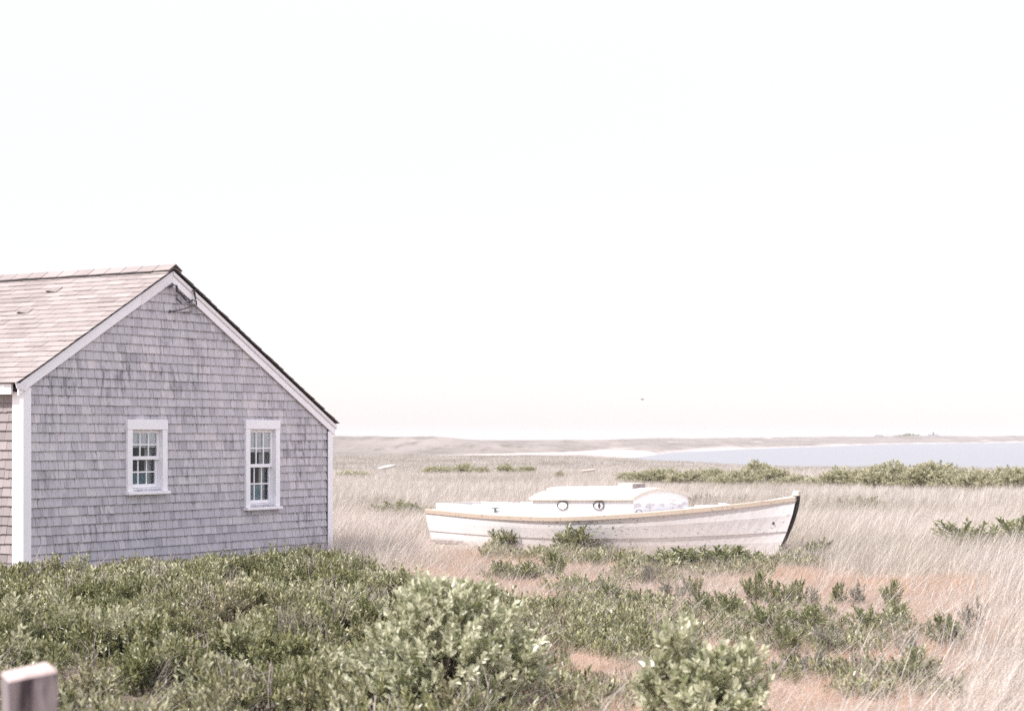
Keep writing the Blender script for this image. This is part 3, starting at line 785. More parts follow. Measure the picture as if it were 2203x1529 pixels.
# cockpit coaming
for side in (-1, 1):
    d = MB(); V = []; ss = [CK0, 0.6, 0.98, 1.0, 1.03, 1.5, 2.0, CK1 - 0.003]
    for s in ss:
        top = 0.522 + (0.02 if s > 0.99 else 0) - 0.004 * s; w = coam_w(s)
        V += [(s, side * w, 0.25), (s, side * (w - 0.02), top), (s, side * (w - 0.05), top), (s, side * (w - 0.03), 0.25)]
    Fc = [(i * 4 + j, i * 4 + (j + 1) % 4, (i + 1) * 4 + (j + 1) % 4, (i + 1) * 4 + j) for i in range(len(ss) - 1) for j in range(4)] + [(0, 1, 2, 3), tuple(range(4 * len(ss) - 1, 4 * len(ss) - 5, -1))]
    d.add(V, Fc); d.build('coaming', M['boat_white'], boat, bevel=0.006)
d = MB(); d.box(CK0 - 0.03, CK0 + 0.0, -0.565, 0.565, 0.28, 0.518); d.build('coaming', M['boat_white'], boat, bevel=0.006)
for (s, side) in ((1.55, -1),):
    d = MB(); b = coam_w(s) + 0.03; z = float(cr(SHEER, s / BL)) + 0.04
    d.box(s - 0.015, s + 0.015, side * b - 0.015, side * b + 0.015, z, z + 0.075); d.tube([(s - 0.09, side * b, z + 0.085), (s - 0.05, side * b, z + 0.078), (s + 0.05, side * b, z + 0.078), (s + 0.09, side * b, z + 0.085)], [0.006, 0.013, 0.013, 0.006], 6); d.build('cleat', M['metal'], boat)
# cabin
C0, C1, CW = 2.36, 4.35, 0.75
def cab_top(s): return 0.655 + (s - C0) / (C1 - C0) * 0.042
def camber(w): return 0.125 * (1 - (abs(w) / (CW + 0.03)) ** 2.2)
for side in (-1, 1):
    d = MB(); V = [(C0, side * CW, 0.27), (C1, side * CW, 0.27), (C1, side * (CW - 0.01), cab_top(C1) + 0.012), (C0, side * (CW - 0.01), cab_top(C0) + 0.012)]
    V += [(v[0], v[1] - side * 0.03, v[2]) for v in V]
    d.add(V, [(0, 1, 2, 3), (7, 6, 5, 4), (0, 4, 5, 1), (1, 5, 6, 2), (2, 6, 7, 3), (3, 7, 4, 0)]); d.build('cabin_side', M['boat_white'], boat)
ww = np.linspace(-CW + 0.031, CW - 0.031, 21)
for nm, s, mat in (('cabin_front', C1 - 0.032, M['cabin_front']), ('cabin_back', C0 + 0.002, M['boat_white'])):
    d = MB(); poly = [(float(w), cab_top(s) + camber(w) - 0.006) for w in ww] + [(CW - 0.031, 0.27), (-CW + 0.031, 0.27)]
    n = len(poly); V = [(s, p[0], p[1]) for p in poly] + [(s + 0.03, p[0], p[1]) for p in poly]
    d.add(V, [tuple(range(n)), tuple(range(2 * n - 1, n - 1, -1))] + [(i, i + n, (i + 1) % n + n, (i + 1) % n) for i in range(n)]); d.build(nm, mat, boat)
ww = np.linspace(-CW - 0.03, CW + 0.03, 27); d = MB(); V = []
for s in np.linspace(C0 - 0.03, C1 + 0.03, 7):
    for w in ww: V.append((s, w, cab_top(s) + camber(w) + 0.018))
m = len(ww); d.add(V, [(i * m + j, (i + 1) * m + j, (i + 1) * m + j + 1, i * m + j + 1) for i in range(6) for j in range(m - 1)])
roofo = d.build('cabin_roof', M['boat_white'], boat, True); md = roofo.modifiers.new('thickness', 'SOLIDIFY'); md.thickness = 0.02; md.offset = -1
# cream mouldings: along the eaves and round the front arch
for side in (-1, 1):
    d = MB(); V = []
    for s in (C0 - 0.034, C1 + 0.034):
        z = cab_top(s); w = CW + 0.031
        V += [(s, side * w, z - 0.026), (s, side * (w + 0.016), z - 0.026), (s, side * (w + 0.016), z + 0.014), (s, side * w, z + 0.014)]
    d.add(V, [(0, 1, 5, 4), (1, 2, 6, 5), (2, 3, 7, 6), (3, 0, 4, 7), (0, 3, 2, 1), (4, 5, 6, 7)]); d.build('eave_moulding', M['cream'], boat)
d = MB(); V = []
for w in ww:
    z = cab_top(C1) + camber(w)
    for (dx, dz) in ((0.032, -0.034), (0.052, -0.034), (0.052, 0.020), (0.032, 0.020)): V.append((C1 + dx, w, z + dz))
d.add(V, [(i * 4 + j, i * 4 + (j + 1) % 4, (i + 1) * 4 + (j + 1) % 4, (i + 1) * 4 + j) for i in range(m - 1) for j in range(4)] + [(0, 1, 2, 3), tuple(range(4 * m - 1, 4 * m - 5, -1))])
d.build('arch_moulding', M['cream'], boat)
# portholes
def ring(cx, cz, rx, rz_, y0, y1, wd, name, mat, n=28, arc=1.0):
    d = MB(); V = []
    for i in range(n + (0 if arc == 1.0 else 1)):
        t = 2 * math.pi * arc * i / n; c, s_ = math.cos(t), math.sin(t)
        for (r, yy) in ((0, y0), (wd, y0), (wd, y1), (0, y1)): V.append((cx + (rx - r) * c, yy, cz + (rz_ - r) * s_))
    k = len(V) // 4; last = k if arc == 1.0 else k - 1
    d.add(V, [(i * 4 + j, i * 4 + (j + 1) % 4, ((i + 1) % k) * 4 + (j + 1) % 4, ((i + 1) % k) * 4 + j) for i in range(last) for j in range(4)])
    return d.build(name, mat, boat)
def disc(cx, cz, rx, rz_, y, name, mat, parent=None, n=28, h=0.004):
    d = MB(); V = [(cx + rx * math.cos(2 * math.pi * i / n), y, cz + rz_ * math.sin(2 * math.pi * i / n)) for i in range(n)]
    V2 = [(v[0], y + h, v[2]) for v in V]
    d.add(V + V2, [tuple(range(n)), tuple(range(2 * n - 1, n - 1, -1))] + [(i, i + n, (i + 1) % n + n, (i + 1) % n) for i in range(n)])
    return d.build(name, mat, parent or boat)
for i, (s, z) in enumerate(((2.985, 0.558), (3.70, 0.572))):
    rx, rz_ = (0.108, 0.074)
    r_ = ring(s, z, rx, rz_, -CW - 0.022, -CW + 0.01, 0.014, 'porthole', M['metal'])
    disc(s, z, rx - 0.014, rz_ - 0.014, -CW - 0.008, 'porthole_glass', M['boat_white'] if i == 0 else M['porcelain'], r_)
    if i == 1:
        d = MB(); d.prism([(s + 0.012, z - 0.052), (s + 0.04, z - 0.004), (s + 0.016, z + 0.05), (s - 0.012, z + 0.002)], -CW - 0.0125, -CW - 0.009); d.build('broken_glass_hole', M['black'], r_)
ring(4.44, 0.475, 0.06, 0.055, -CW + 0.03, -CW + 0.05, 0.008, 'ring_bolt', M['metal'], 16, 0.5)
# sliding hatch, hatch box
d = MB(); V = []
for s in (C0 - 0.02, 3.62):
    z = cab_top(s) + 0.125
    for (w, dz) in ((-0.36, -0.03), (-0.36, 0.036), (0, 0.050), (0.36, 0.036), (0.36, -0.03)): V.append((s, w, z + dz))
d.add(V, [(0, 1, 2, 3, 4), (9, 8, 7, 6, 5)] + [(i, i + 5, (i + 1) % 5 + 5, (i + 1) % 5) for i in range(5)]); d.build('sliding_hatch', M['boat_white'], boat, bevel=0.006)
z = cab_top(3.7) + 0.125
d = MB(); d.box(3.66, 3.93, -0.20, 0.14, z - 0.02, z + 0.098); d.build('hatch_box', M['cream'], boat, bevel=0.005)
for k in range(2):
    d = MB(); d.box(3.9305, 3.945, -0.195 + k * 0.168, -0.195 + k * 0.168 + 0.160, z - 0.02, z + 0.094); d.build('hatch_box_board', M['greywood'], boat)
d = MB(); d.box(3.95, 4.12, -0.05, 0.22, z - 0.015, z + 0.03); d.build('hatch_runner', M['boat_white'], boat, bevel=0.004)
# foredeck oddments
rr = random.Random(9)
for k in range(4):
    s = 4.72 + 0.24 * k; d = MB(); zz = float(cr(SHEER, s / BL)) + 0.035; y_ = 0.30 - 0.06 * k
    mt = Matrix.Translation((s, y_, zz)) @ Matrix.Rotation(rr.uniform(0, 3), 4, 'Z') @ Matrix.Rotation(0.1, 4, 'X')
    d.box(-0.12, 0.12, -0.035, 0.035, 0, 0.03 + 0.01 * (k % 2), 0.5, mt); d.build('loose_plank', M['boat_white'], boat)

# ------------------------------------------------------------------ fence post
post = empty('fence_post', (-1.497, 6.0, 0), math.radians(23.5))
tag(post, 'stubby weathered grey wooden post in the near left corner', 'post')
d = MB(); n = 6; rp = random.Random(3); hw = 0.074; V = []
for iz, zz in enumerate(np.linspace(-0.5, 0.915, 12)):
    for (sx, sy) in ((-1, -1), (1, -1), (1, 1), (-1, 1)):
        top = 0.012 * sx + 0.004 * sy if iz == 11 else 0
        V.append((sx * hw + rp.uniform(-.004, .004), sy * hw + rp.uniform(-.004, .004), zz + top))
d.add(V, [(i * 4 + j, i * 4 + (j + 1) % 4, (i + 1) * 4 + (j + 1) % 4, (i + 1) * 4 + j) for i in range(11) for j in range(4)] + [(0, 3, 2, 1)])
d.add(V[-4:], [(0, 1, 2, 3)]); d.build('shaft', M['post'], post)
d = MB(); d.add([(v[0] * 0.985, v[1] * 0.985, v[2]) for v in V[-4:]] + [(v[0] * 0.90, v[1] * 0.90, v[2] + 0.010) for v in V[-4:]], [(4, 5, 6, 7), (0, 1, 5, 4), (1, 2, 6, 5), (2, 3, 7, 6), (3, 0, 4, 7)]); d.build('cut_top', M['post_top'], post)

# ------------------------------------------------------------------ foliage toolkit (numpy)
def norm(a): return a / np.maximum(np.linalg.norm(a, axis=-1, keepdims=True), 1e-9)
def leaf_mesh(P, D, L, Wd, R, shade, fold=0.25, rnd=0.5):
    """P base, D direction, arrays; returns verts, faces, shades. Each leaf two quads folded along the midrib"""
    n = len(P)
    up = norm(np.cross(D, R)); side = norm(np.cross(up, D))
    L = L[:, None]; Wd = Wd[:, None]
    mid = P + D * L * 0.45; q3 = P + D * L * 0.80; droop = up * L * -0.06
    V = np.stack([P, mid + side * Wd * 0.5 + up * Wd * fold, q3 + side * Wd * rnd * 0.62 + up * Wd * fold * 0.5 + droop * 0.5, P + D * L + droop,
                  q3 - side * Wd * rnd * 0.62 + up * Wd * fold * 0.5 + droop * 0.5, mid - side * Wd * 0.5 + up * Wd * fold], 1)
    b = (np.arange(n) * 6)[:, None]
    Fc = np.concatenate([b + np.array([[0, 1, 2, 3]]), b + np.array([[0, 3, 4, 5]])], 0)
    return V.reshape(-1, 3), Fc, np.repeat(shade, 6)

def shoots(rg, base, axis, length, nl, L, Wd, spread=0.8, t0=0.25, lw=0.25):
    """leaves whorled along many shoots at once"""
    n = len(base); N = n * nl
    bi = np.repeat(np.arange(n), nl)
    t = np.tile(np.linspace(t0, 1.0, nl), n) + rg.uniform(-.05, .05, N)
    ax = axis[bi]; P = base[bi] + ax * (t * length[bi])[:, None]
    phi = np.tile(np.arange(nl) * 2.39996, n) + np.repeat(rg.uniform(0, 6.28, n), nl) + rg.normal(0, .3, N)
    ref = np.where(np.abs(ax[:, 2:3]) < 0.9, np.array([[0, 0, 1.0]]), np.array([[1.0, 0, 0]]))
    a = norm(np.cross(ax, ref)); b = np.cross(ax, a)
    rad = a * np.cos(phi)[:, None] + b * np.sin(phi)[:, None]
    k = spread * (1.15 - 0.75 * (t - t0) / (1 - t0))
    D = norm(ax + rad * np.maximum(k, 0.12)[:, None] + rg.normal(0, .20, (N, 3)))
    R = norm(np.cross(D, rad) + rg.normal(0, .5, (N, 3)))
    sz = rg.uniform(1 - lw, 1 + lw, N)
    sh = np.clip(rg.normal(0.48, 0.25, N) + 0.12 * (t - 0.6) + np.repeat(rg.normal(0, .12, n), nl), 0, 0.96)
    return leaf_mesh(P, D, L * sz, Wd * sz, R, sh)

def join(parts):
    V, Fc, S, n = [], [], [], 0
    for v, f, s in parts:
        V.append(v); Fc.append(f + n); S.append(s); n += len(v)
    return np.concatenate(V), np.concatenate(Fc), np.concatenate(S)

def make_shrub(seed, R, H, nsh, nl, L, Wd, spread, mat, lobes=None, low=0.25, shoot=0.35, radial=0.6):
    """returns (foliage mesh, stem mesh); unit built at real size, base at the origin"""
    rg = np.random.default_rng(seed)
    # shoot tips over a lumpy dome (or given lobes)
    if lobes is None:
        lobes = [(rg.uniform(-.45, .45) * R, rg.uniform(-.45, .45) * R, H * rg.uniform(.35, .6), R * rg.uniform(.45, .7), H * rg.uniform(.4, .55)) for _ in range(4)] + [(0, 0, H * .45, R * .75, H * .5)]
    lob = np.array(lobes); wts = lob[:, 3] ** 2; li = rg.choice(len(lob), nsh, p=wts / wts.sum()); c = lob[li]
    u = norm(rg.normal(0, 1, (nsh, 3)) + np.array([0, 0, 0.35])); rr_ = rg.uniform(0.30, 1.08, nsh) ** 0.5
    tip = np.stack([c[:, 0] + u[:, 0] * c[:, 3] * rr_, c[:, 1] + u[:, 1] * c[:, 3] * rr_, c[:, 2] + u[:, 2] * c[:, 4] * rr_], 1)
    tip[:, 2] = np.maximum(tip[:, 2], low * H * rg.uniform(.5, 1, nsh))
    out = tip - np.array([0, 0, -0.1 * H]); ax = norm(u * np.array([1, 1, .6]) * radial + norm(out) * (1 - radial) + np.array([0, 0, .55]) + rg.normal(0, .16, (nsh, 3)))
    ln = shoot * H * rg.uniform(.7, 1.2, nsh); base = tip - ax * ln[:, None]
    V, Fc, S = shoots(rg, base, ax, ln, nl, L, Wd, spread)
    fol = mesh_np('foliage', V, Fc, mat, S)
    d = MB()
    for i in range(0, nsh, 2 if nsh < 260 else 3):
        b0 = (rg.normal(0, .10 * R), rg.normal(0, .10 * R), -0.12)
        p1 = Vector(b0).lerp(Vector(base[i]), .5) + Vector((rg.normal(0, .06 * R), rg.normal(0, .06 * R), 0.03))
        d.tube([b0, p1, base[i], tip[i]], [0.009 * H + .003, 0.006 * H + .002, .003, .0015], 3, cap=False)
    return fol, d.mesh('stems', M['bark'])

def plant(name, label, cat, pos, meshes, rz, sc, group):
    o = empty(name, pos, rz); o.scale = sc; tag(o, label, cat, group)
    link('foliage', meshes[0], o); link('stems', meshes[1], o); return o

# ------------------------------------------------------------------ big pale bushes in front
def place_px(px, py): x, y = gp(px, py); return (x, y, float(ground_z(x, y)))
def lobe(bx, by, px, py, Y, rpx, hpx):
    """lobe given where it shows in the photograph, turned into metres around the bush base"""
    x = (px - CX) / F * Y - bx; z = EYE - (py - HY) / F * Y - float(ground_z(bx, by))
    return (x, Y - by, z, rpx / F * Y, hpx / F * Y)
bx, by = gp(960, 1545, GZ); 
lbs = [lobe(bx, by, 940, 1330, by, 110, 85), lobe(bx, by, 1040, 1350, by + .15, 100, 75), lobe(bx, by, 860, 1400, by - .1, 95, 85), lobe(bx, by, 1090, 1420, by, 90, 70),
       lobe(bx, by, 980, 1430, by - .25, 120, 90), lobe(bx, by, 780, 1450, by, 65, 60), lobe(bx, by, 760, 1500, by - .2, 50, 40), lobe(bx, by, 900, 1265, by + .1, 45, 30), lobe(bx, by, 1150, 1440, by, 45, 45), lobe(bx, by, 1130, 1400, by + .1, 55, 50), lobe(bx, by, 880, 1480, by - .25, 90, 60), lobe(bx, by, 1060, 1470, by - .2, 80, 50), lobe(bx, by, 930, 1290, by + .1, 75, 50), lobe(bx, by, 1010, 1290, by + .2, 70, 50)]
mm = make_shrub(21, 0.6, 0.8, 540, 12, 0.052, 0.028, 1.0, M['leaf_pale'], lbs, 0.12, 0.20)
plant('bayberry_bush', 'broad pale green bayberry bush, the wider one in the foreground', 'bush', (bx, by, float(ground_z(bx, by))), mm, 0, (1, 1, 1), 'pale bayberry bushes in the foreground')
bx, by = gp(1525, 1600, GZ)
lbs = [lobe(bx, by, 1455, 1380, by, 50, 65), lobe(bx, by, 1440, 1450, by, 60, 50), lobe(bx, by, 1545, 1455, by, 85, 70), lobe(bx, by, 1500, 1450, by - .1, 55, 45), lobe(bx, by, 1400, 1490, by, 40, 45), lobe(bx, by, 1610, 1440, by + .1, 55, 62), lobe(bx, by, 1520, 1520, by - .1, 120, 70), lobe(bx, by, 1610, 1530, by, 60, 70), lobe(bx, by, 1420, 1540, by, 55, 60)]
mm = make_shrub(22, 0.5, 0.7, 370, 12, 0.056, 0.031, 1.0, M['leaf_pale'], lbs, 0.12, 0.22)
plant('bayberry_bush', 'smaller pale green bayberry bush with a tall left shoot, cut by the bottom edge', 'bush', (bx, by, float(ground_z(bx, by))), mm, 0, (1, 1, 1), 'pale bayberry bushes in the foreground')

# ------------------------------------------------------------------ dark little shrubs in the open grass
SM = [make_shrub(40 + i, 0.22, 0.34, 44 + 6 * i, 15, 0.050, 0.0135, 0.75, M['leaf_shrub'], None, 0.3, 0.45) for i in range(4)]
SG = [make_shrub(60 + i, 0.22, 0.30, 46, 13, 0.045, 0.011, 0.8, M['leaf_grey'], None, 0.25, 0.45) for i in range(2)]
# px of base, py of base, width px, height px, kind, label
SHRUBS = [
 (1090, 1180, 67, 38, 0, 'dark green shrub against the hull below the boat cleat, left of its neighbour'),
 (1131, 1178, 55, 38, 1, 'small dark green shrub against the hull, just right of the first one'),
 (1231, 1188, 82, 52, 2, 'bushy dark shrub against the hull below the two portholes'),
 (1292, 1190, 60, 26, 4, 'low greyish shrub against the hull right below the broken porthole'),
 (1622, 1184, 66, 64, 3, 'umbrella-shaped shrub standing up in front of the boat bow'),
 (1672, 1186, 60, 30, 0, 'low green shrub beneath the black stem of the boat'),
 (1768, 1210, 76, 42, 1, 'round dark shrub in tall grass right of the boat bow'),
 (1432, 1228, 110, 36, 2, 'left end of the low green shrub row in front of the boat'),
 (1512, 1228, 124, 40, 0, 'middle of the low green shrub row in front of the boat'),
 (1592, 1228, 110, 36, 3, 'right end of the low green shrub row in front of the boat'),
 (1074, 1246, 62, 36, 1, 'dark shrub behind the big bayberry bush, left of three'),
 (1130, 1250, 74, 36, 2, 'wide dark shrub behind the big bayberry bush, middle of three'),
 (1196, 1242, 48, 44, 3, 'upright dark shrub behind the big bayberry bush, right of three'),
 (1282, 1222, 26, 26, 0, 'tiny dark shrub on rusty grass below the portholes'),
 (1396, 1262, 34, 42, 5, 'thin grey shrub alone on the rusty grass band'),
 (1312, 1302, 60, 36, 1, 'dark shrub on the near edge of the rusty grass, left part'),
 (1362, 1308, 24, 22, 2, 'very small dark sprig beside rusty grass, left of the pair'),
 (1396, 1310, 30, 24, 3, 'very small dark sprig beside rusty grass, right of the pair'),
 (1440, 1296, 62, 34, 5, 'greyish shrub behind the tall shoot of the smaller bayberry'),
 (1490, 1292, 40, 40, 0, 'rounded shrub just right behind the smaller bayberry tip'),
 (1508, 1326, 62, 44, 1, 'leafy shrub to the right of the smaller bayberry tip'),
 (1572, 1334, 64, 48, 2, 'leafy shrub left of the darkest shrub cluster'),
 (1624, 1304, 48, 56, 3, 'tallest dark shrub at the left of the darkest cluster'),
 (1676, 1312, 72, 50, 0, 'dense dark shrub in the middle of the darkest cluster'),
 (1718, 1308, 46, 52, 1, 'upright dark shrub at the right of the darkest cluster'),
 (1750, 1312, 36, 34, 4, 'small grey-green shrub closing the darkest cluster on the right'),
 (1652, 1362, 84, 50, 2, 'broad shrub below the darkest cluster'),
 (1734, 1366, 92, 48, 3, 'broad green shrub below right of the darkest cluster'),
 (1582, 1392, 50, 34, 0, 'round shrub above the right lobe of the smaller bayberry'),
 (1684, 1408, 78, 58, 1, 'bristly green shrub to the right above the smaller bayberry'),
 (1780, 1408, 86, 52, 4, 'grey-green shrub beside a bright rusty patch'),
 (1755, 1446, 80, 40, 5, 'low grey-green shrub below the bristly green one'),
 (1806, 1306, 40, 44, 1, 'small upright shrub, left of two on pale grass'),
 (1842, 1308, 40, 38, 5, 'small pale shrub, right of two on pale grass'),
 (1916, 1312, 30, 46, 3, 'thin single shrub standing above the long dark one'),
 (1868, 1360, 76, 40, 2, 'left half of the long dark shrub on the right'),
 (1936, 1352, 74, 48, 0, 'right half of the long dark shrub on the right'),
 (2032, 1392, 84, 64, 1, 'big rounded dark green shrub farthest right in the lower field'),
 (2084, 1364, 60, 56, 5, 'thin grey shrub behind the big rounded one on the right'),
 (1960, 1470, 112, 56, 3, 'dark twiggy shrub lowest on the right side'),
 (1950, 1410, 70, 34, 4, 'faint grey shrub above the lowest right shrub'),
 (1902, 1392, 24, 24, 0, 'tiny sprig between the long dark shrub and the lowest one'),
 (2090, 1184, 130, 58, 2, 'dark shrub sunk in tall grass near the right edge, left half'),
 (2175, 1182, 140, 66, 0, 'dark shrub sunk in tall grass at the right edge'),
 (846, 1112, 84, 28, 2, 'dark low shrub in the grass left of the boat stern, left half'),
 (898, 1114, 60, 24, 3, 'dark low shrub touching the boat stern'),
 (1506, 1100, 54, 34, 4, 'grey-green shrub just behind the cabin front'),
 (1594, 1094, 26, 24, 5, 'small shrub behind the rail halfway to the bow'),
 (1806, 1096, 50, 24, 1, 'dark low shrub behind the bow to its right, left half'),
 (1856, 1100, 70, 28, 2, 'dark low shrub behind the bow to its right, right half'),
 (30, 1238, 46, 52, 3, 'leafy sprig in front of the white corner board'),
]
MESH_S = SM + SG; DIM_S = [(0.22, 0.34)] * 4 + [(0.22, 0.30)] * 2
rs = random.Random(17)
for (px, py, wp, hp, kd, lab) in SHRUBS:
    x, y, z = place_px(px, py); r0, h0 = DIM_S[kd]
    sx = wp / F * y / (2 * r0) * 1.36; sz = (hp / F * y + 0.09) / h0
    sx = max(sx, 0.62 * sz)
    plant('low_shrub', lab, 'shrub', (x, y, z - 0.02), MESH_S[kd], rs.uniform(0, 6.28), (sx, sx * rs.uniform(.85, 1.15), sz), 'low shrubs scattered through the dry grass')

# bushes of the green belt in front of the water, and a small clump far left
FM = [make_shrub(80 + i, 0.9, 1.0, 420, 11, 0.075, 0.034, 1.1, M['leaf_far'], None, 0.15, 0.16, 0.9) for i in range(4)]
BELT = [(1352, 1036, 46, 20), (1392, 1040, 70, 26), (1432, 1040, 62, 32), (1478, 1042, 80, 26), (1528, 1040, 70, 28), (1560, 1046, 60, 22), (1600, 1044, 84, 34), (1632, 1030, 70, 32),
        (1660, 1042, 70, 30), (1702, 1048, 70, 24), (1752, 1050, 80, 22), (1800, 1054, 80, 34), (1846, 1056, 66, 40), (1888, 1060, 84, 48), (1926, 1058, 76, 54), (1968, 1062, 70, 40), (2010, 1062, 100, 48), (2064, 1064, 90, 46),
        (2110, 1068, 90, 44), (2160, 1064, 84, 42), (2200, 1066, 84, 46)]
ORD = ['first', 'second', 'third', 'fourth', 'fifth', 'sixth', 'seventh', 'eighth', 'ninth', 'tenth', 'eleventh', 'twelfth', 'thirteenth', 'fourteenth', 'fifteenth', 'sixteenth', 'seventeenth', 'eighteenth', 'nineteenth', 'twentieth', 'last']
for i, (px, py, wp, hp) in enumerate(BELT):
    x, y, z = place_px(px, py); sx = wp / F * y / 1.25; sz = (hp / F * y * rs.uniform(.75, 1.1) + 0.30) / 0.95
    plant('belt_bush', 'green bush, %s from the left in the belt in front of the water' % ORD[i], 'bush', (x, y, z - .03), FM[i % 4], rs.uniform(0, 6.28), (sx, sx * 1.2, sz), 'bushes of the green belt before the bay')
for i, (px, py, wp, hp, lab) in enumerate([(940, 1016, 90, 9, 'flat green bush left of the small clump beyond the boat'), (1000, 1016, 60, 15, 'tallest green bush of the small clump beyond the boat'), (1040, 1017, 60, 11, 'middle green bush of the small clump beyond the boat'),
        (1085, 1015, 60, 14, 'right green bush of the small clump beyond the boat'), (1130, 1014, 60, 10, 'rightmost faint bush of the small clump beyond the boat'), (1205, 1030, 26, 8, 'small lone green bush in the grass above the boat cabin'), (750, 1030, 100, 10, 'low dark bush by the cottage corner in far grass')]):
    x, y, z = place_px(px, py); sx = wp / F * y / 1.7; sz = (hp / F * y + 0.35) / 0.95
    plant('field_bush', lab, 'bush', (x, y, z), FM[i % 4], rs.uniform(0, 6.28), (sx, sx, sz), 'bushes in the far grass')

# ------------------------------------------------------------------ scattered stuff: grass and low thicket (one object each)
def scatter(name, P, ROT, SCL, PICK, TINT, protos, label, cat):
    me = bpy.data.meshes.new(name); me.from_pydata(np.asarray(P).tolist(), [], [])
    for nm, typ, arr in (('rot', 'FLOAT_VECTOR', ROT), ('scl', 'FLOAT_VECTOR', SCL), ('pick', 'INT', PICK), ('tint', 'FLOAT', TINT)):
        a = me.attributes.new(nm, typ, 'POINT')
        a.data.foreach_set('vector' if typ == 'FLOAT_VECTOR' else 'value', np.asarray(arr, np.int32 if typ == 'INT' else np.float32).ravel())
    o = link(name, me)
    ng = bpy.data.node_groups.new(name + '_scatter', 'GeometryNodeTree')
    ng.interface.new_socket('Geometry', in_out='INPUT', socket_type='NodeSocketGeometry'); ng.interface.new_socket('Geometry', in_out='OUTPUT', socket_type='NodeSocketGeometry')
    N, Lk = ng.nodes, ng.links
    gi, go = N.new('NodeGroupInput'), N.new('NodeGroupOutput'); iop = N.new('GeometryNodeInstanceOnPoints'); jn = N.new('GeometryNodeJoinGeometry')
    for p in reversed(protos):                        # the last joined comes first
        oi = N.new('GeometryNodeObjectInfo'); oi.inputs['Object'].default_value = p; oi.inputs['As Instance'].default_value = True
        Lk.new(oi.outputs['Geometry'], jn.inputs[0])
    def na(nm, dt):
        x = N.new('GeometryNodeInputNamedAttribute'); x.data_type = dt; x.inputs['Name'].default_value = nm; return x.outputs['Attribute']
    Lk.new(gi.outputs[0], iop.inputs['Points']); Lk.new(jn.outputs[0], iop.inputs['Instance'])
    iop.inputs['Pick Instance'].default_value = True
    Lk.new(na('pick', 'INT'), iop.inputs['Instance Index'])
    e2r = N.new('FunctionNodeEulerToRotation'); Lk.new(na('rot', 'FLOAT_VECTOR'), e2r.inputs[0]); Lk.new(e2r.outputs[0], iop.inputs['Rotation'])
    Lk.new(na('scl', 'FLOAT_VECTOR'), iop.inputs['Scale']); Lk.new(iop.outputs[0], go.inputs[0])
    md = o.modifiers.new('scatter', 'NODES'); md.node_group = ng
    return tag(o, label, cat, None, 'stuff')

def blades(seed, n, r, h0, h1, wd, lean, curl, mat, bias=0.35, segs=3):
    rg = np.random.default_rng(seed)
    a = rg.uniform(0, 6.28, n); rad = r * np.sqrt(rg.uniform(0, 1, n)); B = np.stack([rad * np.cos(a), rad * np.sin(a), np.zeros(n) - 0.03], 1)
    h = rg.uniform(h0, h1, n); az = rg.uniform(0, 6.28, n)
    ld = np.stack([np.cos(az) + bias * 2, np.sin(az), np.zeros(n)], 1) * (lean * rg.uniform(.3, 1.3, n))[:, None]
    cd = norm(ld + rg.normal(0, .15, (n, 3)) * np.array([1, 1, 0])); cu = curl * rg.uniform(.1, 1.6, n) ** 1.5
    face = rg.uniform(0, 3.14, n); sd = np.stack([np.cos(face), np.sin(face), np.zeros(n)], 1)
    w = wd * rg.uniform(.6, 1.4, n)
    V = []
    for k in range(segs + 1):
        t = k / segs
        c = B + ld * (h * t)[:, None] + cd * (h * cu * t * t)[:, None]; c[:, 2] += h * t - h * cu * 0.45 * t * t
        ww_ = (w * (1 - t ** 1.6) * 0.5)[:, None]
        if k < segs: V += [c + sd * ww_, c - sd * ww_]
        else: V += [c]
    m = 2 * segs + 1; V = np.stack(V, 1).reshape(-1, 3); b = (np.arange(n) * m)
    Fc = []
    for k in range(segs - 1): Fc.append(np.stack([b + 2 * k, b + 2 * k + 1, b + 2 * k + 3, b + 2 * k + 2], 1))
    quads = np.concatenate(Fc).tolist(); tri = np.stack([b + 2 * segs - 2, b + 2 * segs - 1, b + 2 * segs], 1).tolist()
    sh = np.repeat(np.clip(rg.normal(.52, .30, n), 0, 1), m)
    me = mesh_np('tuft', V, quads + tri, mat, sh)
    return bpy.data.objects.new('tuft', me)

def sample(rg, y0, y1, per_m2, margin=1.5):
    A = 0.30 * (y1 * y1 - y0 * y0) + 2 * margin * (y1 - y0); n = int(A * per_m2 * 1.0)
    y = np.sqrt(rg.uniform(y0 * y0, y1 * y1, n)); x = rg.uniform(-1, 1, n) * (0.30 * y + margin)
    return x, y
def px_of(x, y, z): return CX + x / y * F, HY + (EYE - z) / y * F
def inside(poly, px, py):
    r = np.zeros(len(px), bool); j = len(poly) - 1
    for i in range(len(poly)):
        xi, yi = poly[i]; xj, yj = poly[j]
        c = ((yi > py) != (yj > py)) & (px < (xj - xi) * (py - yi) / (yj - yi + 1e-12) + xi); r ^= c; j = i
    return r
hc, hs = math.cos(HOUSE_RZ), math.sin(HOUSE_RZ)
def in_house(x, y, m=0.06):
    dx, dy = x + 6.062, y - 24.0; a, b = dx * hc + dy * hs, -dx * hs + dy * hc
    return (a > -m) & (a < W + m) & (b > -m) & (b < DEPTH + m)
bc, bs = math.cos(-TH), math.sin(-TH)
def in_boat(x, y, m=0.0):
    dx, dy = x + 1.0, y - 33.04; a, b = dx * bc + dy * bs, -dx * bs + dy * bc
    hb = np.interp(np.clip(a / BL, 0, 1), [p[0] for p in BEAM], [p[1] for p in BEAM]) * 0.9
    return (a > -0.02 - m) & (a < BL - 0.2 + m) & (np.abs(b) < hb + m)

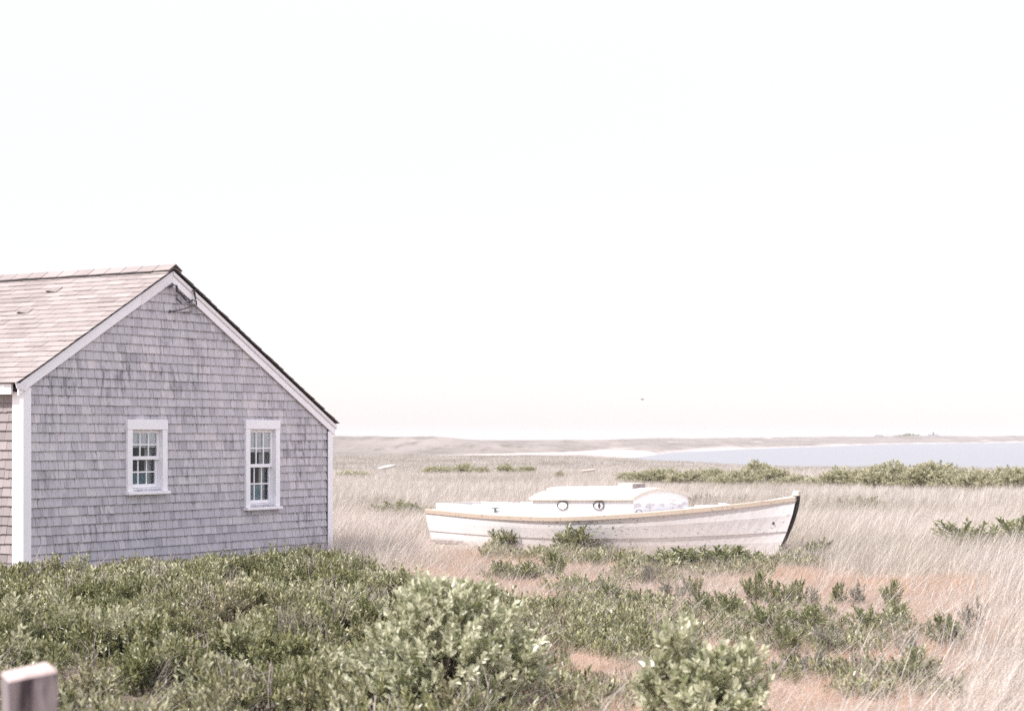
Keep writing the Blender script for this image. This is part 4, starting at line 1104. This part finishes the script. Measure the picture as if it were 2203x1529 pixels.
# regions drawn on the ground (outlines taken at ground level, converted to metres)
def ragged(poly, x, y, a=1.1):
    return inside(poly, x + a * 2 * (fbm(x, y, 1.3, 201) - .5) + rg.normal(0, .25, len(x)), y + a * 2 * (fbm(x, y, 1.1, 211) - .5) + rg.normal(0, .3, len(x)))
def region(pts): return [gp(px, max(py, 945), -0.05) for px, py in pts]
LOWZONE = region([(905, 1180), (1100, 1176), (1300, 1192), (1720, 1200), (1800, 1235), (2060, 1235), (2100, 1300), (2110, 1420), (2010, 1540), (1900, 1700), (860, 1700), (860, 1260), (800, 1228), (870, 1205)])
BOATFRONT = region([(900, 1152), (1100, 1162), (1330, 1178), (1690, 1190), (1690, 1205), (1300, 1196), (1080, 1182), (880, 1172)])

rg = np.random.default_rng(5)
# --- low green thicket
tp = []
for i in range(6):
    r_ = np.random.default_rng(100 + i); n = 8
    base = np.stack([r_.uniform(-.06, .06, n), r_.uniform(-.06, .06, n), r_.uniform(0.0, .05, n)], 1); ax = norm(np.stack([r_.normal(0.06, .28, n), r_.normal(0, .28, n), np.ones(n)], 1))
    V, Fc, S = shoots(r_, base, ax, r_.uniform(.05, .12, n), 13, 0.038, 0.0125, 0.85, 0.15)
    d = MB()
    for k in range(n): d.tube([(base[k][0] * .3, base[k][1] * .3, -.12), base[k], base[k] + ax[k] * .12], [.004, .003, .002], 3, cap=False)
    V2 = np.array(d.v); 
    me = mesh_np('sprig', np.concatenate([V, V2]), Fc.tolist() + [tuple(k + len(V) for k in f) for f in d.f], M['leaf_thicket'], np.concatenate([S, np.zeros(len(V2))]))
    tp.append(bpy.data.objects.new('sprig', me))
for i in range(3):                                     # paler, broader leaved seedlings among them
    r_ = np.random.default_rng(150 + i); n = 6
    base = np.stack([r_.uniform(-.08, .08, n), r_.uniform(-.08, .08, n), r_.uniform(0.0, .05, n)], 1); ax = norm(np.stack([r_.normal(0.03, .4, n), r_.normal(0, .4, n), np.ones(n)], 1))
    V, Fc, S = shoots(r_, base, ax, r_.uniform(.08, .17, n), 10, 0.040, 0.020, 1.1, 0.2)
    tp.append(bpy.data.objects.new('sprig', mesh_np('sprig', V, Fc, M['leaf_seedling'], S)))
for i in range(2):                                     # bare grey twigs
    r_ = np.random.default_rng(170 + i); d = MB()
    for k in range(16):
        a = Vector((r_.uniform(-.08, .08), r_.uniform(-.08, .08), -.1)); b = a + Vector((r_.normal(0, .05), r_.normal(0, .05), r_.uniform(.18, .30))); c = b + Vector((r_.normal(0, .05), r_.normal(0, .05), r_.uniform(.03, .08)))
        d.tube([a, a.lerp(b, .5) + Vector((r_.normal(0, .01), r_.normal(0, .01), 0)), b, c], [.004, .0032, .0024, .0012], 3, cap=False)
    tp.append(bpy.data.objects.new('sprig', d.mesh('sprig', M['twig'])))
x, y = sample(rg, 7.0, 31, 105, 1.5)
keep = inside(THICK, x, y) & ~in_house(x, y, 0.10)
x, y = x[keep], y[keep]
hum = fbm(x, y, 0.62, 51, 3); gap = fbm(x, y, 1.7, 57, 3); hum2 = fbm(x, y, 2.4, 59, 2)
east = smooth(1000, 1180, px_of(x, y, 0)[0])
keep = (gap > 0.05 + 0.05 * (rg.uniform(0, 1, len(x)))) & (hum > 0.33 + 0.10 * east)
x, y, hum, hum2, east = x[keep], y[keep], hum[keep], hum2[keep], east[keep]
dxh = np.clip((24.0 + (x + 6.06) * 1.6 - y) / 3.0, 0, 1)                 # lower beside the wall
z = ground_z(x, y) + (0.23 * smooth(0.36, 0.62, hum) + 0.10 * hum2 + rg.uniform(-.05, .06, len(x))) * (0.15 + 0.85 * dxh) * (1 - 0.6 * east) - 0.15
xo, yo = sample(rg, 12, 31, 80, 1.0)
SPR = region([(1040, 1222), (1200, 1222), (1240, 1205), (1640, 1205), (1660, 1240), (1420, 1245), (1330, 1280), (1500, 1290), (1760, 1292), (1830, 1330), (1990, 1330), (2080, 1400), (2060, 1500), (1900, 1500), (1780, 1480), (1680, 1490), (1380, 1420), (1100, 1340)])
fo = fbm(xo, yo, 0.9, 141, 3)
HUL = region([(1040, 1170), (1330, 1184), (1420, 1196), (1600, 1196), (1720, 1196), (1790, 1215), (1560, 1212), (1320, 1206), (1040, 1192)])
fo = fo + 0.06 * inside(HUL, xo, yo)
ko = (inside(SPR, xo, yo) | inside(HUL, xo, yo)) & (fo > 0.465 + 0.11 * smooth(1500, 2000, px_of(xo, yo, 0)[0])) & ~in_boat(xo, yo, .1)
xo, yo = xo[ko], yo[ko]
x = np.concatenate([x, xo]); y = np.concatenate([y, yo]); z = np.concatenate([z, ground_z(xo, yo) - 0.05]); east = np.concatenate([east, np.full(len(xo), 1.3)])
n = len(x); s = rg.uniform(.75, 1.3, n)
tint = np.clip((fbm(x, y, 1.3, 63) - 0.50) * 2.8 + rg.normal(0, .28, n) - 0.08 + 0.3 * east, 0, 1)
scatter('low_thicket', np.stack([x, y, z], 1), np.stack([rg.normal(0, .22, n), rg.normal(.05, .22, n), rg.uniform(0, 6.28, n)], 1), np.stack([s, s, s * rg.uniform(.85, 1.2, n)], 1), np.where(rg.uniform(0, 1, n) < 0.06 + 0.22 * smooth(.55, .65, fbm(x, y, 0.8, 161)), rg.integers(6, 9, n), np.where(rg.uniform(0, 1, n) < 0.03, rg.integers(9, 11, n), rg.integers(0, 6, n))), tint, tp,
        'low carpet of olive green shrubs between the cottage and the camera', 'ground cover')
print('thicket', n)

# --- low rusty grass on the open patches
op = [blades(200 + i, 34, 0.11, 0.05, 0.17, 0.0035, 0.55, 0.6, M['grass_orange'], 0.5) for i in range(4)]
x, y = sample(rg, 9.5, 33, 115, 1.0)
keep = ragged(LOWZONE, x, y) & ~in_boat(x, y)
keep |= (rg.uniform(0, 1, len(x)) < 0.25) & (fbm(x, y, 1.7, 57, 3) < 0.36) & inside(THICK, x, y)
x, y = x[keep], y[keep]; n = len(x); s = rg.uniform(.7, 1.3, n)
pxr, pyr = px_of(x, y, 0)
tint = np.clip((fbm(x, y, 1.6, 71) - 0.50) * 3.2 + rg.normal(0, .3, n) + 0.08 + 0.30 * smooth(1550, 1800, pxr) * smooth(1200, 1260, pyr), 0, 1)
scatter('rusty_grass', np.stack([x, y, ground_z(x, y)], 1), np.stack([np.zeros(n), np.zeros(n), rg.normal(0, .6, n)], 1), np.stack([s * 1.1, s * 1.1, s], 1), rg.integers(0, 4, n), tint, op,
        'short peach and rust coloured grass between the shrubs', 'grass')
print('rusty', n)

# --- tall dry grass over the rest of the field
gp1 = [blades(300 + i, 10, 0.15, 0.25, 0.54, 0.0046, 0.32, 0.42, M['grass'], 0.42) for i in range(4)]      # near
gp5 = [blades(340 + i, 7, 0.30, 0.16, 0.40, 0.0032, 0.5, 0.6, M['grass'], 0.4, 4) for i in range(3)]      # loose wisps
gp2 = [blades(310 + i, 30, 0.20, 0.25, 0.50, 0.0075, 0.32, 0.40, M['grass'], 0.42) for i in range(3)]      # middle
gp3 = [blades(320 + i, 40, 0.42, 0.22, 0.46, 0.022, 0.30, 0.25, M['grass'], 0.5, 2) for i in range(3)]      # far
gp4 = [blades(330 + i, 9, 0.12, 0.35, 0.66, 0.0034, 0.38, 0.55, M['grass'], 0.5, 5) for i in range(3)]      # sparse arching
PX, PY, PS, PK, PT = [], [], [], [], []
def put(x, y, sw_, sh_, k0, k1, tint):
    PX.append(x); PY.append(y); PS.append(np.stack([sw_, sw_, sh_], 1)); PK.append(rg.integers(k0, k1, len(x))); PT.append(tint)
def gtint(x, y): return np.clip((fbm(x, y * .6, 3.5, 83) - 0.5) * 3.4 + rg.normal(0, .22, len(x)) + 0.15, 0, 1)
x, y = sample(rg, 10, 44, 40, 1.2)
low = ragged(LOWZONE, x, y); th = inside(THICK, x, y); bf = inside(BOATFRONT, x, y)
pxx, pyy = px_of(x, y, -0.05)
right = smooth(1850, 2150, pxx) * smooth(1180, 1260, pyy) + 0.16 * smooth(1480, 1540, pyy) * smooth(1600, 1700, pxx)
pr = np.where(th, 0.004, np.where(low, 0.08 + 0.25 * smooth(0.48, .65, fbm(x, y, 1.5, 97)), 1.0)); pr = np.maximum(pr, right * 0.5)
keep = (rg.uniform(0, 1, len(x)) < pr) & ~in_house(x, y) & ~in_boat(x, y)
x, y, low, bf, pxx, pyy = x[keep], y[keep], low[keep], bf[keep], pxx[keep], pyy[keep]
hgt = (0.62 + 0.75 * fbm(x, y, 2.6, 41)) * np.where(low, 0.62, 1.0) * np.where(bf, 0.42, 1.0) * np.where((pxx > 880) & (pxx < 1740) & (y < 32) & (y > 26), 0.75, 1.0)
put(x, y, rg.uniform(.8, 1.3, len(x)), hgt * rg.uniform(.8, 1.2, len(x)), 0, 4, gtint(x, y))
x, y = sample(rg, 44, 112, 15, 2)
keep = ~in_boat(x, y); x, y = x[keep], y[keep]
put(x, y, rg.uniform(.8, 1.3, len(x)), (0.65 + 0.7 * fbm(x, y, 6, 41)) * rg.uniform(.8, 1.2, len(x)), 4, 7, gtint(x, y))
x, y = sample(rg, 112, 225, 3.6, 4)
keep = (water_d(x, y) < -14) | (x < 4); x, y = x[keep], y[keep]
put(x, y, rg.uniform(.8, 1.3, len(x)), (0.65 + 0.7 * fbm(x, y, 12, 41)) * rg.uniform(.8, 1.2, len(x)), 7, 10, gtint(x, y))
x, y = sample(rg, 10, 31, 26, 0.8); keep = inside(LOWZONE, x, y) & ~in_boat(x, y, .05); x, y = x[keep], y[keep]
put(x, y, rg.uniform(.8, 1.3, len(x)), rg.uniform(.5, 1.15, len(x)), 13, 16, np.clip(rg.normal(.35, .3, len(x)), 0, 1))
# arching stems: right side, along the cottage foot, and right in front of the camera
x, y = sample(rg, 9.2, 30, 16, 0.5); pxx, pyy = px_of(x, y, -0.05); th = inside(THICK, x, y)
front = (pyy > 1490) * 1.0
pr = 0.10 + 0.5 * smooth(1750, 2150, pxx) * smooth(1250, 1420, pyy) + 0.5 * front + 0.3 * smooth(1700, 1300, pxx) * (pyy > 1500)
pr = np.where(th, np.where(pyy > 1480, 0.22, 0.012), pr)
dxw = (x + 6.062) * hc + (y - 24) * hs; dyw = -(x + 6.062) * hs + (y - 24) * hc
pr = np.where((dyw < -0.1) & (dyw > -0.9) & (dxw > 0.3) & (dxw < 6.3), 0.16, pr)
keep = (rg.uniform(0, 1, len(x)) < pr) & ~in_house(x, y) & ~in_boat(x, y, .1); x, y = x[keep], y[keep]
put(x, y, rg.uniform(.8, 1.3, len(x)), rg.uniform(.55, 1.1, len(x)), 10, 13, np.clip(rg.normal(.1, .2, len(x)), 0, 1))
x, y, S3, K, T = np.concatenate(PX), np.concatenate(PY), np.concatenate(PS), np.concatenate(PK), np.concatenate(PT); n = len(x)
scatter('dry_grass', np.stack([x, y, ground_z(x, y)], 1), np.stack([rg.normal(0, .06, n), rg.normal(0, .06, n), rg.normal(0, .55, n)], 1), S3, K, T, gp1 + gp2 + gp3 + gp4 + gp5,
        'tall pale dry beach grass covering the field around the boat', 'grass')
print('grass', n)

# ------------------------------------------------------------------ small things
x, y, z = place_px(832, 1012)
o = empty('driftwood_log', (x, y, z), 0.15); tag(o, 'short white bleached log lying in the far grass right of the cottage', 'driftwood')
d = MB(); d.tube([(-.42, 0, .42), (-.2, 0, .48), (.1, .02, .52), (.45, 0, .60)], [.05, .08, .085, .05], 8); d.build('trunk', M['driftwood'], o, True)
d = MB(); d.tube([(-.1, 0, .46), (-.2, 0.05, .2), (-.22, .05, -.1)], [.04, .04, .04], 6); d.tube([(.3, 0, .55), (.32, .0, .2), (.33, 0, -.1)], [.035, .03, .03], 6); d.build('branch_stub', M['driftwood'], o)
x, y, z = place_px(1265, 1024)
d = MB(); d.box(-0.31, 0.31, -0.09, 0.09, 0, 0.035, 0.5, Matrix.Translation((0, 0, .42)) @ Matrix.Rotation(-.12, 4, 'Y') @ Matrix.Rotation(-.5, 4, 'X'))
o = empty('washed_up_board', (x, y, z)); tag(o, 'small pale board lying in the far grass above the boat', 'board'); d.build('plank', M['board'], o, bevel=0.006)
d = MB(); d.box(-0.2, -0.14, -0.03, 0.03, -0.1, 0.40); d.box(0.14, 0.2, -0.03, 0.03, -0.1, 0.44); d.build('batten', M['board'], o)

# gull
Y = 150.0; bxp, bzp = (1382 - CX) / F * Y, EYE + (HY - 859) / F * Y
d = MB(); V = []; prof = [(-.20, .004), (-.16, .03), (-.06, .055), (.06, .05), (.13, .03), (.18, .034), (.215, .02), (.25, .003)]
for (a, r) in prof:
    for k in range(8): V.append((-a, r * math.cos(k * math.pi / 4), r * math.sin(k * math.pi / 4) + (.012 if a > .12 else 0)))
Fc = [(i * 8 + k, i * 8 + (k + 1) % 8, (i + 1) * 8 + (k + 1) % 8, (i + 1) * 8 + k) for i in range(len(prof) - 1) for k in range(8)]
for sd_ in (-1, 1):
    b = len(V); wing = [(-.08, .04, .03), (.09, .04, .02), (-.10, .28, .10), (.06, .28, .09), (.0, .55, .05), (.07, .56, .045)]
    for (wx, wy, wz) in wing: V += [(wx, sd_ * wy, wz), (wx, sd_ * wy, wz - .012)]
    Fc += [(b, b + 2, b + 6, b + 4), (b + 4, b + 6, b + 10, b + 8), (b + 1, b + 5, b + 7, b + 3), (b + 5, b + 9, b + 11, b + 7), (b, b + 4, b + 5, b + 1), (b + 4, b + 8, b + 9, b + 5), (b + 2, b + 3, b + 7, b + 6), (b + 6, b + 7, b + 11, b + 10), (b + 8, b + 10, b + 11, b + 9)]
d.add(V, Fc); o = d.build('gull', M['bird'], None, False); o.location = (bxp, Y, bzp); o.scale = (0.62, 0.62, 0.62); o.rotation_euler = (0.1, 0.05, 0.35)
tag(o, 'tiny dark bird flying alone in the pale sky', 'bird')

# houses on the far shore
def far_house(px, Y, w, h, roof_h, lab, chim=False):
    x = (px - CX) / F * Y; z = float(ground_z(x, Y)) - 0.3
    o = empty('far_house', (x, Y, z), 0.2); tag(o, lab, 'house', 'houses on the far shore')
    d = MB(); d.box(-w / 2, w / 2, -3, 3, 0, h); wl_ = d.build('wall', M['far_wall'], o)
    d = MB(); V = [(-w / 2 - .3, -3.4, h), (w / 2 + .3, -3.4, h), (w / 2 + .3, 3.4, h), (-w / 2 - .3, 3.4, h), (-w / 2 - .3, 0, h + roof_h), (w / 2 + .3, 0, h + roof_h)]
    d.add(V, [(0, 1, 5, 4), (2, 3, 4, 5), (0, 4, 3), (1, 2, 5), (3, 2, 1, 0)]); rf = d.build('roof', M['far_roof'], o)
    for k in range(2):
        d = MB(); xx = -w / 4 + k * w / 2; d.box(xx - .5, xx + .5, -3.06, -3.01, h * .35, h * .75); d.build('window', M['black'], o)
    if chim: d = MB(); d.box(-.4, .4, -.4, .4, h + roof_h - .8, h + roof_h + 1.6); d.build('chimney', M['far_roof'], rf)
far_house(1892, 1330, 4.2, 2.6, 1.3, 'low pale house on the far shore, left of the dark wood')
far_house(2008, 1330, 6.5, 2.5, 1.7, 'wide house with a chimney on the far shore, right of the dark wood', True)
far_house(2178, 1330, 4.0, 2.2, 1.2, 'small house on the far shore at the right edge')
# far wood on the opposite shore: reads as one dark mass
r_ = np.random.default_rng(7); Y = 1310.0; xc = (1952 - CX) / F * Y
n = 900; P = np.stack([xc + r_.normal(0, 8, n), Y + r_.normal(0, 5, n), np.zeros(n)], 1)
top = 4.5 * np.exp(-((P[:, 0] - xc) / 11) ** 2) * (0.75 + 0.4 * noise(P[:, 0], P[:, 1] * 0, 4, 2)); P[:, 2] = ground_z(P[:, 0], P[:, 1]) + r_.uniform(0, 1, n) * top
D = norm(r_.normal(0, 1, (n, 3))); V, Fc, S = leaf_mesh(P, D, r_.uniform(.9, 1.8, n), r_.uniform(.7, 1.3, n), norm(r_.normal(0, 1, (n, 3))), r_.uniform(0, .6, n))
tag(link('far_wood', mesh_np('far_wood', V, Fc, M['leaf_shrub'], S)), 'dark low wood on the far shore', 'trees', None, 'stuff')

# ------------------------------------------------------------------ haze over the bay
t = NT('sea haze')
pv = t.n('ShaderNodeVolumePrincipled'); pv.inputs['Color'].default_value = (0.97, 0.95, 0.97, 1); pv.inputs['Density'].default_value = 0.00014; pv.inputs['Anisotropy'].default_value = 0.2
t.l(pv.outputs[0], t.out.inputs['Volume'])
d = MB(); d.box(-1480, 1480, -60, 3400, -3.8, 8.5); hz = d.build('haze', t.m); tag(hz, None, None, None, 'stuff'); hz['label'] = 'pale sea haze over the field and the bay'; hz['category'] = 'haze'
